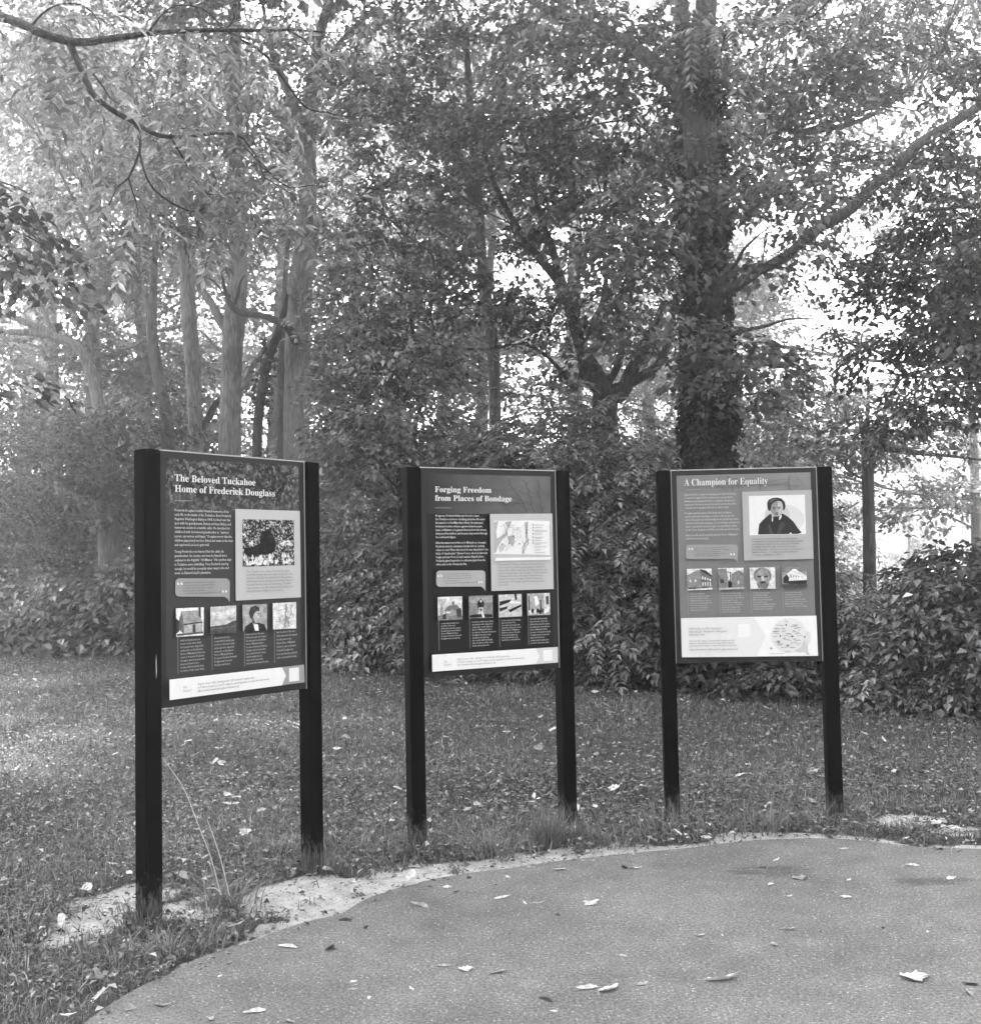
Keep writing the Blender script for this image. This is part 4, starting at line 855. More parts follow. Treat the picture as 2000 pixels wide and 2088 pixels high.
# ------------------------------------------------------------------ walnut reaching over the path: dark near limbs at the top left
T = Tree('walnut_tree', 'near black branching walnut limb reaching in at the top left, with feathery leaves', 'tree', 6.3,
    [(-900,1100,190),(-880,500,170),(-840,120,150),(-760,-400,120)], M['bark_dark'], root_flare=1.4)
BD = M['bark_dark']
def nb(pts, Y=None, sides=7): T.limb(pts, sides, 'branch', Y, BD)
nb([(-850,60,80,6.3),(-500,0,46,5.6),(-200,0,30,5.1),(0,32,22,4.9),(70,62,20,4.8),(150,86,17,4.8),(215,80,13,4.8),(300,68,10,4.8),(380,62,9,4.9),(460,60,8,5),(540,62,6,5.1),(585,60,5,5.1),(650,64,4,5.2),(700,66,2,5.3)])
nb([(138,80,15,4.8),(158,125,13,4.8),(185,185,12,4.75),(225,222,11,4.7),(270,247,11,4.7),(310,270,9,4.7),(345,279,9,4.7),(400,276,7,4.8),(478,271,5,4.9),(510,300,5,4.9),(530,330,4,4.9),(560,362,4,5),(592,382,3,5),(634,377,2,5)])
nb([(460,60,6,5),(500,85,5,5),(545,115,5,5.1),(580,165,4,5.1),(625,220,3,5.2),(668,228,3,5.2),(710,238,2,5.2),(770,208,1.5,5.3)])
nb([(585,60,4,5.1),(620,80,3,5.1),(655,118,2.5,5.2),(695,132,1.5,5.2)])
nb([(275,250,8,4.7),(285,280,6,4.7),(284,310,5,4.7),(262,362,4,4.6),(240,380,3,4.6),(222,420,2,4.6)])
nb([(284,310,4,4.7),(300,365,4,4.7),(330,400,4,4.7),(380,428,3,4.8),(410,428,2.5,4.8),(432,410,1.5,4.8)])
nb([(262,362,3,4.6),(270,390,3,4.6),(281,430,2,4.6),(272,480,1.5,4.6)])
nb([(350,282,4,4.7),(372,320,4,4.7),(400,370,3,4.7),(425,395,3,4.7),(445,395,1.5,4.7)])
nb([(478,271,4,4.9),(500,300,4,4.8),(528,330,3,4.8),(540,362,2.5,4.8),(600,398,2,4.8),(606,425,1.5,4.8)])
nb([(300,68,5,4.8),(330,30,4,4.8),(360,10,3,4.8),(410,15,3,4.8),(440,40,2.5,4.9),(470,60,2,4.9)])
nb([(66,50,6,4.8),(85,28,5,4.8),(120,8,4,4.8),(170,10,3,4.8),(200,40,2.5,4.8),(204,62,2,4.8)])
nb([(460,60,4,5),(478,35,3,5),(472,5,2,5)]); nb([(588,58,4,5.1),(605,30,3,5.1),(628,20,2,5.1)])
nb([(190,150,5,4.75),(210,175,4,4.7),(225,200,3,4.7),(258,218,2,4.7)])
nb([(380,428,2,4.8),(400,450,2,4.8),(440,470,1.5,4.8)]); nb([(345,279,4,4.7),(360,265,3,4.7),(400,262,2,4.7),(430,300,2,4.7)])
sk = np.vstack([q_ for q_ in T.sk[1:]]); sk = sk[(sk[:, 1] < 5.4)]
# feathery leaves hang from the twigs
tips = []
for q_ in T.sk[1:]:
    for k_ in range(len(q_)):
        if q_[k_][1] < 5.4 and q_[k_][0] > -2.6: tips.append(q_[k_])
tips = np.array(tips); 
pos = tips[rng.integers(0, len(tips), 90)]+rng.normal(0, .10, (90, 3))+[0, 0, -.05]
bl = []
for (u, v, Y, ru, rv, rY, n) in [(450,270,5.4,130,60,.5,28),(400,340,5.2,120,70,.5,22),(540,400,5.4,90,60,.4,14),(300,200,5.6,140,60,.5,16),(150,60,5.4,110,60,.4,22),(400,450,5.2,90,50,.4,18),(240,420,5,60,60,.3,10),(420,120,5.8,160,60,.5,14),(590,250,5.6,70,60,.4,6)]:
    bl.append(at(u, v, Y)+ball(n)*[ru*Y/F, rY, rv*Y/F])
pos = np.vstack([pos]+bl)
L = Leaves(); L.add(*place(T_WAL, pos-T.off, rng.uniform(0, 6.28, len(pos)), rng.normal(-.45, .3, len(pos)), rng.uniform(.5, .8, len(pos))))
link('crown', L.mesh('crown'), M['leaf_near'], T.root)
T.crown([(-900,-1500,8,900,500,3,200),(-900,-400,11,500,300,3,140)], T_FAR, M['leaf_mid'], 1.2, thr=-.2, name='added_shade_crown')  # unseen leaf mass added at upper left to shade the foreground
# small second reach from the right top (the same kind of tree standing outside the photo)
T = Tree('walnut_tree', 'thin dark twig with large feathery leaves hanging in right of the ivy trunk top', 'tree', 7.5,
    [(2700,1200,120),(2690,600,110),(2650,0,90),(2600,-500,70)], M['bark_dark'])
T.limb([(2640,-100,60,7.5),(2300,-160,36,7.2),(1950,-120,20,7),(1760,-50,10,7),(1690,0,6,7),(1660,30,5,7),(1600,54,4,7),(1545,55,2,7)], 7)
pos = at(1530, 60, 7)+ball(12)*[.45, .3, .15]; pos = np.vstack([pos, at(1800, -60, 7)+ball(30)*[.9, .4, .25]])
L = Leaves(); L.add(*place(T_WAL, pos-T.off, rng.uniform(0, 6.28, len(pos)), rng.normal(-.6, .3, len(pos)), rng.uniform(.6, .9, len(pos))))
link('crown', L.mesh('crown'), M['leaf_near'], T.root)
# maple at the left border
T = Tree('maple_tree', 'dark maple leaves hanging in at the left border at mid height', 'tree', 8.5,
    [(-700,1250,80),(-690,800,70),(-660,300,60),(-640,-200,40)], M['bark_dark'])
T.limb([(-660,420,30),(-400,420,18),(-200,430,12),(-60,450,7),(30,470,4),(90,500,2)]); T.limb([(-200,430,8),(-80,380,6),(0,370,4),(60,395,2)]); T.limb([(-60,450,6),(0,520,4),(60,560,2)])
T.crown([(20,400,8.5,70,26,.4,6),(30,480,8.5,60,26,.4,8),(55,560,8.5,45,24,.35,7),(-150,450,8.5,130,110,.8,26),(10,780,9,70,18,.4,10)], T_BIG, M['leaf_dark'], .8, thr=-.6, branch=False)

# ------------------------------------------------------------------ far trees fading into the mist: copies of four kinds
def far_proto(h, r0, lean, crown_lo, rad):
    rt = empty('misty_tree', (0, 0, 0)); tb = Tubes()
    P = np.array([[0, 0, -.2], [lean*.1, 0, h*.15], [lean*.35, .1, h*.45], [lean*.7, -.1, h*.75], [lean, 0, h]])
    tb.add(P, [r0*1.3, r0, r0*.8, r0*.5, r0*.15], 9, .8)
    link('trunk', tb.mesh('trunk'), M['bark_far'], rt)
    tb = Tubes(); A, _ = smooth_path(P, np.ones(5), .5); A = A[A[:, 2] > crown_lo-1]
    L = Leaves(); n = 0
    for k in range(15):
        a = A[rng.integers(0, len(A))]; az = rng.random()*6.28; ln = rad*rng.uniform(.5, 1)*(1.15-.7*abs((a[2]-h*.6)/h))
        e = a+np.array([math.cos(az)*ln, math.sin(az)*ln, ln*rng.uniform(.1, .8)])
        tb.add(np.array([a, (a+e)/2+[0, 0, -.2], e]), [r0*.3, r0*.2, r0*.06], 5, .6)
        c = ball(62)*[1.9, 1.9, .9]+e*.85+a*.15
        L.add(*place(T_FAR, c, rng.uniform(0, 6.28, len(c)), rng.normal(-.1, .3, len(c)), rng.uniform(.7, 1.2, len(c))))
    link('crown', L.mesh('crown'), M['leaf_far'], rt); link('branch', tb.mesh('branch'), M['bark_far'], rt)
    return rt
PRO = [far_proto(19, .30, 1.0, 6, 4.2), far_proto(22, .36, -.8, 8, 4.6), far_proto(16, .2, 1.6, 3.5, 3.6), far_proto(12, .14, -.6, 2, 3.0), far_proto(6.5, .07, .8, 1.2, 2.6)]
def copy_tree(o):
    c = o.copy(); COL.objects.link(c)
    for ch in o.children:
        d = ch.copy(); COL.objects.link(d); d.parent = c
    return c
FG = 'misty trees deep in the wood'; used = set()
def far_tree(k, u, Y, sc_=1.0, label=None):
    p_ = at(u, 1140, Y); o = PRO[k] if k not in used else copy_tree(PRO[k]); used.add(k)
    o.location = (p_[0], p_[1], 0); o.rotation_euler = (0, 0, rng.random()*6.28); o.scale = (sc_, sc_, sc_*rng.uniform(.92, 1.1))
    tag(o, label or 'grey tree deep in the wood, blurred by mist', 'tree', FG)
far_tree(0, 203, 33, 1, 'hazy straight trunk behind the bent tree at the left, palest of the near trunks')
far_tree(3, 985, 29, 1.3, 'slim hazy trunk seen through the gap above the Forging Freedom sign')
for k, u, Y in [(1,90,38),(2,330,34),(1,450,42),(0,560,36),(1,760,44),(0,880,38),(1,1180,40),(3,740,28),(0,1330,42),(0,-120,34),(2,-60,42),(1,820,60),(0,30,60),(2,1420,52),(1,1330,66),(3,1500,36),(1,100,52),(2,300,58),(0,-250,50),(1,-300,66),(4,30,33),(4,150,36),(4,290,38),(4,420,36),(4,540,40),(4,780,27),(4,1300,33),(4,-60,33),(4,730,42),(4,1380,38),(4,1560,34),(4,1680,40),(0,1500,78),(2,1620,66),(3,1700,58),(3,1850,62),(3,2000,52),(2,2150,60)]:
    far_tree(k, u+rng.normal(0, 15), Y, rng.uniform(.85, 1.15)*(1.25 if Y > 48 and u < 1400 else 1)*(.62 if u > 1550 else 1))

# unseen trees added behind the camera to block low sky light
for i_ in range(22):
    a_ = math.radians(180+(i_-10.5)*14.5+rng.normal(0, 3)); R_ = rng.uniform(24, 31); k = i_ % 4
    if math.cos(a_) > .25: continue
    o = copy_tree(PRO[k]); o.location = (math.sin(a_)*R_, math.cos(a_)*R_, 0); o.rotation_euler = (0, 0, rng.random()*6.28); o.scale = (1.1, 1.1, .8)
    tag(o, 'unseen tree added behind the viewpoint to block low sky light', 'tree', 'trees added behind the viewpoint to block low sky light')
# ------------------------------------------------------------------ shrubs along the edge of the lawn
def shrub(u, vtop, depth, wpx, tmpl, mat, label, n, sc_=1, name='shrub', clump=1.1, thr=-.16, setb=0.0, cat='shrub', stems=7):
    """base on the bush line at photo column u, pushed back by setb"""
    x = at(u, 1150, 15)[0]/15; d0 = 14
    for _ in range(12): d0 = bush_y(x*d0)
    Y = d0+depth*.85+setb; base = np.array([x*Y, Y, 0]); h = max(.5, at(u, vtop, Y)[2]); w = wpx*Y/F
    rt = empty(name, tuple(base)); tag(rt, label, cat, 'shrubs along the far edge of the lawn')
    # outer shell of sprays + sparser inside
    n = int(n*1.9); d = unit(rng.normal(0, 1, (n, 3))); d[:, 2] = abs(d[:, 2])**.8; rr = rng.uniform(.55, 1.0, n)**.5
    d[:, 1] -= .25*rng.random(n)
    P = d*rr[:, None]*[w, depth, h*.97]; P[:, 2] += h*.02
    bulge = 1+.16*vnoise(np.c_[np.arctan2(d[:, 1], d[:, 0])*1.5, d[:, 2]*2], 1.1, u)
    P *= bulge[:, None]
    inner = rng.random(n) < .42; P[inner] *= rng.uniform(.35, .8, inner.sum())[:, None]
    Pc = (P+base)*[1, 1, 2.0]
    keep = (inner | clumpy(Pc, 1.5*clump, 5, thr+.12)) & (P[:, 2] > .06); P = P[keep]
    az = np.arctan2(P[:, 1], P[:, 0])+rng.normal(0, .5, len(P))
    L = Leaves(); L.add(*place(tmpl, P, az, rng.normal(-.12, .2, len(P)), 1.25*sc_*rng.uniform(.75, 1.25, len(P)), roll=rng.normal(0, .14, len(P))))
    link('foliage', L.mesh('foliage'), mat, rt)
    tb = Tubes()
    for i in rng.integers(0, len(P), stems*3):
        s0 = np.array([rng.normal(0, w*.12), rng.normal(0, depth*.2), -.05])
        tb.add(np.array([s0, s0*.5+P[i]*.5+[0, 0, .12*h], P[i]]), [.014, .010, .004], 5, .3)
    st = tb.mesh('stems'); o = link('stems', st, M['bark_dark'], rt); o['kind'] = 'stuff'
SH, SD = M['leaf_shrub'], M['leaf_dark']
shrub(-260, 1120, 2.4, 200, T_PIN, SH, 'shrub running out of the photo at the left end of the hedge', 520, 1.1)
shrub(-20, 1150, 2.0, 150, T_BIG, SH, 'low leafy shrub at the left border of the lawn', 300, 1.15)
shrub(150, 1160, 2.0, 130, T_BIG, SH, 'low leafy shrub left of the Beloved Tuckahoe sign', 300, 1.15)
shrub(290, 1130, 2.0, 120, T_BIG, SH, 'leafy shrub mostly behind the left post of the Beloved Tuckahoe sign', 260, 1.15)
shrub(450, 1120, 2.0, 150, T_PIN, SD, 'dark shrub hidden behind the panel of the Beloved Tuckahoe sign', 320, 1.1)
shrub(675, 980, 2.0, 110, T_PIN, SH, 'shrub just right of the Beloved Tuckahoe sign', 520, 1.0)
shrub(790, 960, 1.9, 110, T_SPR, SH, 'round leaved shrub left of the Forging Freedom sign', 620, .8)
shrub(760, 1180, 1.0, 90, T_PIN, SH, 'low sapling bush at the foot of the hedge between left and middle signs', 240, .9)
shrub(950, 850, 2.2, 150, T_PIN, SH, 'broad feathery shrub rising behind the Forging Freedom sign', 950, 1.1, thr=-.35)
shrub(1110, 770, 2.2, 150, T_PIN, SH, 'tallest feathery shrub, bright topped, rising right of the Forging Freedom sign', 1300, 1.1, thr=-.4)
shrub(1180, 1000, 1.3, 110, T_PIN, SH, 'feathery shrub filling the gap between middle and right signs', 560, .9)
shrub(1265, 790, 1.9, 125, T_PIN, SH, 'feathery shrub between the tall shrub and the ivy trunk', 1000, 1.05, thr=-.35)
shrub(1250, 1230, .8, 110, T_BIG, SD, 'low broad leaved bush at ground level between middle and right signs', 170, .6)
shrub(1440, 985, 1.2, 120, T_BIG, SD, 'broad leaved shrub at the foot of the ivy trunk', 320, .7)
shrub(1560, 960, 1.6, 110, T_SPR, SH, 'dark shrub behind the right half of the Champion for Equality sign', 560, .8, setb=.4)
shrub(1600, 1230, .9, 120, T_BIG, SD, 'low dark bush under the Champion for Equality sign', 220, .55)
shrub(1745, 1170, 1.2, 90, T_PIN, SH, 'feathery shrub just right of the Champion for Equality sign', 460, .75)
shrub(1850, 1150, 1.3, 100, T_SPR, SH, 'leafy shrub second from the right end of the hedge', 640, .75)
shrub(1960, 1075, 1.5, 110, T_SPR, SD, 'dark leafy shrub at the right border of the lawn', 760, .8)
shrub(1800, 1330, .6, 110, T_BIG, SH, 'ground hugging broad leaved plants at the foot of the right hedge', 130, .5)
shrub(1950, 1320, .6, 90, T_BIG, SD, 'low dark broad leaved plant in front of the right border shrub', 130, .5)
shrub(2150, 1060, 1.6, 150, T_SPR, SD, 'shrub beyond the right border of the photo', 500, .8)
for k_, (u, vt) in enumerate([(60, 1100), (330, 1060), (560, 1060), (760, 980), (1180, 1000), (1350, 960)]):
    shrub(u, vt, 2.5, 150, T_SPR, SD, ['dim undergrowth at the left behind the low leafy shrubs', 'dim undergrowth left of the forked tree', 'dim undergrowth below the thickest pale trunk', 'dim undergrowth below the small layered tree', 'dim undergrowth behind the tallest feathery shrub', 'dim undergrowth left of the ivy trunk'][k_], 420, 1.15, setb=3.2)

# ------------------------------------------------------------------ lawn
def visible_pts(n, y0, y1, power):
    """ground points in the area the photo sees (plus a margin), density falling with distance"""
    u = rng.random(n); Y = (y0**power+(y1**power-y0**power)*u)**(1/power)
    X = (rng.random(n)-.5)*2*(Y*.47+1.2)
    return np.c_[X, Y]
def lawn_mask(P):
    return (~in_poly(P, ASPH)) & (P[:, 1] < bush_y(P[:, 0])+.5) 
def blades(P, h, w, lean=.5, name='grass', clus=True):
    n = len(P); a = rng.random(n)*6.283; b = rng.random(n)*6.283
    D = np.stack([np.cos(a), np.sin(a), 0*a], 1); S = np.stack([np.cos(b), np.sin(b), 0*b], 1)
    ln = np.abs(rng.normal(0, lean, n))[:, None]; h = h[:, None]; w = w[:, None]
    B = np.c_[P, np.full(n, -.008)]
    m1 = B+np.array([0, 0, 1.])*h*.55+D*h*ln*.35; tp = B+np.array([0, 0, 1.])*h*np.clip(1-ln*.35, .3, 1)+D*h*ln
    V = np.stack([B-S*w/2, B+S*w/2, m1+S*w*.42, m1-S*w*.42, tp], 1)
    Fc = np.arange(n)[:, None, None]*5+np.array([[0, 1, 2], [0, 2, 3], [3, 2, 4]])[None]
    return V.reshape(-1, 3), Fc.reshape(-1, 3)
P = np.vstack([visible_pts(150000, 2.6, 8.5, 1.3), visible_pts(150000, 7.5, 24, 1.2)])
P = P[lawn_mask(P)]
sn = sandness(P); g = np.zeros(len(P)); g = vnoise(P, 1.1, 2)*.5+vnoise(P, 4, 5)*.5
P = P[(rng.random(len(P)) > sn*1.05) & (rng.random(len(P)) < .78+g*.7)]
far = np.clip((P[:, 1]-4)/12, 0, 1)
gt = vnoise(P, .7, 8)
h = rng.uniform(.025, .085, len(P))*(1+.2*far)*(1+.4*gt); w = rng.uniform(.003, .0062, len(P))*(1+1.8*far)
V, Fc = blades(P, h, w, 1.15)
tone = np.repeat(np.exp(rng.normal(-.1, .45, len(P)))*(1+.5*gt), 3)
o = link('lawn_grass', mesh_np('lawn_grass', V, Fc, tone), M['grass']); tag(o, 'short mown grass of the lawn behind the signs', 'grass', kind='stuff')
# clover and other flat weeds in the lawn
P = np.vstack([visible_pts(62000, 2.6, 8.5, 1.3), visible_pts(80000, 7.5, 24, 1.1)]); P = P[lawn_mask(P)]; sn = sandness(P)
P = P[(rng.random(len(P)) > sn*.97) & (vnoise(P, 1.6, 11)+.25+rng.normal(0, .2, len(P)) > 0)]
n = len(P); a = rng.random(n)*6.283
base = np.c_[P, rng.uniform(.012, .045, n)]; d = unit(np.stack([np.cos(a), np.sin(a), rng.normal(.05, .3, n)], 1))
up = unit(np.stack([rng.normal(0, .35, n), rng.normal(0, .35, n), np.ones(n)], 1)); sd_ = unit(np.cross(up, d)); u_ = np.cross(d, sd_)
Ls = rng.uniform(.012, .036, n)*(1+1.0*np.clip((P[:, 1]-5)/12, 0, 1)); V = kites(base, d, sd_, u_, Ls, Ls*rng.uniform(.5, .95, n))
Fc = (np.arange(n)[:, None, None]*4+KF[None]).reshape(-1, 3)
o = link('lawn_weeds', mesh_np('lawn_weeds', V.reshape(-1, 3), Fc, np.repeat(np.exp(rng.normal(-.1, .5, n)), 2)), M['herb']); tag(o, 'small flat leaved weeds and clover growing through the lawn', 'weeds', kind='stuff')
# crumbs of leaf and twig on the sand and along the path edge
P = visible_pts(60000, 2.6, 8.5, 1.3); dd = edge_dist(P[:60000]); sn = sandness(P); inside = in_poly(P, ASPH)
P1 = P[((sn > .2) & ~inside & (rng.random(len(P)) < .75)) | (~inside & (dd < .12) & (rng.random(len(P)) < .9)) | (inside & (dd < .10) & (rng.random(len(P)) < .25)) | (inside & (rng.random(len(P)) < .004))]
n = len(P1); a = rng.random(n)*6.283; zb = np.where(in_poly(P1, ASPH), ZA+.002, .002)
base = np.c_[P1, zb]; d = unit(np.stack([np.cos(a), np.sin(a), rng.normal(.1, .2, n)], 1)); up = unit(np.stack([rng.normal(0, .4, n), rng.normal(0, .4, n), np.ones(n)], 1)); sd_ = unit(np.cross(up, d)); u_ = np.cross(d, sd_)
Ls = rng.uniform(.006, .038, n)*np.where(rng.random(n) < .35, 1.15, .5); V = kites(base, d, sd_, u_, Ls, Ls*rng.uniform(.15, .7, n), .3)
o = link('leaf_crumbs', mesh_np('leaf_crumbs', V.reshape(-1, 3), (np.arange(n)[:, None, None]*4+KF[None]).reshape(-1, 3), np.repeat(np.where(rng.random(n) < .3, rng.uniform(.3, .6, n), rng.uniform(.02, .2, n)), 2)), M['litter']); tag(o, 'crumbled leaf litter on the bare sandy soil along the path edge', 'litter', kind='stuff')

# small dry leaf scraps caught in the lawn
P = np.vstack([visible_pts(3200, 2.8, 9, 1.5), visible_pts(4200, 8, 22, 1.3)]); P = P[lawn_mask(P)]; n = len(P); a = rng.random(n)*6.283
base = np.c_[P, rng.uniform(.03, .055, n)]; d = unit(np.stack([np.cos(a), np.sin(a), rng.normal(.1, .35, n)], 1)); up = unit(np.stack([rng.normal(0, .5, n), rng.normal(0, .5, n), np.ones(n)], 1)); sd_ = unit(np.cross(up, d)); u_ = np.cross(d, sd_)
Ls = rng.uniform(.012, .048, n); V = kites(base, d, sd_, u_, Ls, Ls*rng.uniform(.3, .8, n), .3)
o = link('lawn_litter', mesh_np('lawn_litter', V.reshape(-1, 3), (np.arange(n)[:, None, None]*4+KF[None]).reshape(-1, 3), np.repeat(np.where(rng.random(n) < .6, rng.uniform(.25, .6, n), rng.uniform(.03, .2, n)), 2)), M['litter']); tag(o, 'small dry leaf scraps caught in the lawn grass', 'litter', kind='stuff')
# ------------------------------------------------------------------ tufts of longer grass
def tuft(u, v, n, hmin, hmax, spread, label, lean=.7, w=.006, name='grass_tuft', straws=()):
    c = gp(u, v); rt = empty(name, (c[0], c[1], 0)); tag(rt, label, 'grass tuft', 'tufts of longer grass by the path')
    V, Fc, T_, k = [], [], [], 0
    for i in range(n):
        b = np.array([rng.normal(0, spread), rng.normal(0, spread*.6), -.01]); a = math.atan2(b[1], b[0])+rng.normal(0, .8)
        h = 1.45*rng.uniform(hmin, hmax); ln = abs(rng.normal(lean, .3)); D = np.array([math.cos(a), math.sin(a), 0]); S = np.array([-math.sin(a), math.cos(a), 0])
        tw = w*rng.uniform(.6, 1.3); t0 = rng.uniform(.6, 1.5)
        for j, s_ in enumerate(np.linspace(0, 1, 6)):
            q_ = b+D*h*ln*s_**1.8*.8+np.array([0, 0, h*(s_-.45*ln*s_**2.4)]); ww = tw*(1-s_**2)*.5+.0004
            V += [q_-S*ww, q_+S*ww]
            if j: Fc.append((k+2*j-2, k+2*j-1, k+2*j+1, k+2*j)); T_.append(t0)
        k += 12
    o = link('blades', mesh_np('blades', np.array(V), np.array(Fc), T_), M['grass'], rt)
    for pts in straws:
        tb = Tubes(); P_ = [at(a_, b_, yy)-np.array([c[0], c[1], 0]) for a_, b_, yy in pts]
        tb.add(np.array(P_), [.0032]+[.0026]*(len(P_)-2)+[.0014], 5, .08); me_ = tb.mesh('straw_stalk')
        at2 = me_.attributes.new('tone', 'FLOAT', 'FACE'); at2.data.foreach_set('value', np.ones(len(me_.polygons)))
        link('straw_stalk', me_, M['straw'], rt)
    return rt
yt = gp(455, 1850)[1]
tuft(455, 1848, 90, .07, .18, .09, 'curved grass tuft with tall dry straw stalks, right of the left sign post', 1.0, .008,
     straws=[[(450,1825,yt),(430,1750,yt),(405,1685,yt-.02),(380,1620,yt-.05),(360,1585,yt-.07),(328,1542,yt-.12)], [(468,1828,yt),(452,1760,yt+.01),(438,1715,yt+.02),(422,1670,yt+.03)], [(452,1825,yt-.02),(440,1812,yt-.05),(420,1812,yt-.08)], [(430,1880,yt-.1),(422,1850,yt-.12),(418,1825,yt-.12)]])
for a_ in [
 (300, 1890, 60, .05, .13, .05, 'grass tuft at the foot of the left post of the Beloved Tuckahoe sign', .5),
 (340, 1950, 60, .05, .12, .08, 'grass tuft between the left sign post and the path edge', .7),
 (230, 1960, 55, .05, .12, .08, 'grass tuft left of the bare sand near the path corner', .7),
 (420, 1930, 40, .04, .10, .06, 'small grass tuft on the path edge below the straw stalks', .8),
 (560, 1745, 60, .06, .16, .07, 'grass tuft left of the right post of the Beloved Tuckahoe sign', .8),
 (655, 1780, 40, .05, .14, .05, 'grass tuft at the right post of the Beloved Tuckahoe sign', .7),
 (760, 1740, 70, .06, .17, .08, 'arching grass tuft left of the Forging Freedom sign', .9),
 (850, 1745, 60, .04, .12, .07, 'grass tuft at the foot of the left post of the Forging Freedom sign', .6),
 (960, 1740, 70, .06, .17, .10, 'arching grass tuft under the Forging Freedom panel', .9),
 (1010, 1750, 60, .05, .15, .08, 'grass tuft between the arching tuft and the fine upright tuft', .8),
 (1115, 1725, 130, .12, .20, .045, 'fine upright tuft left of the right post of the Forging Freedom sign', .3),
 (1175, 1718, 80, .07, .13, .045, 'fine low tuft at the right post of the Forging Freedom sign', .4),
 (1250, 1722, 60, .06, .15, .09, 'arching grass tuft midway between the middle and right signs', .9),
 (1340, 1700, 60, .06, .16, .08, 'grass tuft left of the Champion for Equality sign', .9),
 (1380, 1680, 40, .06, .15, .05, 'grass tuft at the left post of the Champion for Equality sign', .6),
 (1460, 1700, 70, .06, .15, .11, 'grass tuft under the left half of the Champion for Equality sign', .9),
 (1560, 1695, 70, .06, .16, .11, 'grass tuft under the middle of the Champion for Equality sign', .9),
 (1650, 1685, 60, .06, .15, .08, 'grass tuft under the right half of the Champion for Equality sign', .9),
 (1720, 1670, 40, .05, .13, .06, 'grass tuft at the right post of the Champion for Equality sign', .7),
 (1830, 1700, 50, .04, .10, .09, 'short grass tuft beside the path edge at the right', .8),
 (60, 1900, 60, .05, .12, .12, 'grass tuft at the lower left border of the photo', .7)]:
    tuft(*a_)

# ------------------------------------------------------------------ fallen leaves, each its own thing
def leaf_mesh(kind, seed, tone):
    r = random.Random(seed); n = 7; V, Fc, T_ = [], [], []
    curl = r.uniform(.15, .55); bend = r.uniform(-.3, .35); tw = r.uniform(-1.2, 1.2)
    if kind == 'lobed':
        out = [(0,0),(-.12,.05),(-.34,.18),(-.30,.30),(-.48,.46),(-.30,.50),(-.36,.72),(-.18,.66),(-.10,.84),(0,1),(.10,.84),(.18,.66),(.36,.72),(.30,.50),(.48,.46),(.30,.30),(.34,.18),(.12,.05)]
        V = [(y-.5, x, .18*x*x*curl*4+.06*math.sin(9*y+seed)+.05) for x, y in out]+[(-.1, 0, .0), (.2, 0, .02)]
        c = len(out)
        for i in range(len(out)): Fc.append((c if out[i][1] < .5 else c+1, i, (i+1) % len(out)))
        Fc.append((c, c+1, 4)); Fc.append((c+1, c, 14))
    else:
        wd = .30 if kind == 'long' else .50
        lift = (r.uniform(.1, .9), r.uniform(-.1, .25)) if r.random() < .5 else (r.uniform(-.1, .25), r.uniform(.1, .9)); tipup = r.uniform(0, .16); side = r.uniform(-.15, .15)
        for i in range(n+1):
            t = i/n; hw = wd*.5*math.sin(math.pi*min(1, t*.92+.04))**.8*(1.15-.5*t)+.004; zc = tipup*max(0, t-.55)**1.5*3+abs(bend)*.12*max(0, .3-t)+.012
            for s in (-1, 0, 1):
                e = abs(s)*hw*r.uniform(.78, 1.15); V.append((t-.5+.02*r.random()*abs(s), s*e+side*math.sin(3*t), max(.004, zc+e*lift[(s+1)//2 if s else 0]*abs(s)+.035*r.random()*abs(s)+s*hw*tw*.3*(t-.5))))
        for i in range(n):
            for j in (0, 1): a = i*3+j; Fc.append((a, a+1, a+4, a+3))
        k = len(V); V += [(-.5, .0, V[1][2]), (-.5, .012, V[1][2]), (-.72, .03, .02), (-.72, .018, .02)]; Fc.append((k, k+1, k+2, k+3))
    return mesh_py('fallen_leaf', V, Fc, [tone*(.65+.55*r.random()) for _ in Fc])
TONE = {'L': .6, 'M': .32, 'D': .035}
LM = {}
def fallen(u, v, px, tn, kind, label, rot=None, group=None, z=ZA+.001, key=None):
    c = gp(u, v, z); key = key or (kind, tn, random.randrange(5))
    if key not in LM: LM[key] = leaf_mesh(key[0], hash(str(key)) % 97 if False else 3+7*len(LM), TONE[tn])
    o = link('fallen_leaf', LM[key], M['litter']); sz = px*c[1]/F
    o.location = (c[0], c[1], z); o.scale = (sz, sz, sz); o.rotation_euler = (random.uniform(-.12, .12), random.uniform(-.12, .12), rot if rot is not None else (random.uniform(-.5, .5)+random.choice((0, math.pi)) if kind == 'long' else random.uniform(0, 6.28)))
    tag(o, label, 'leaf', group or 'fallen leaves on the asphalt'); return o
AW = 'on the asphalt '
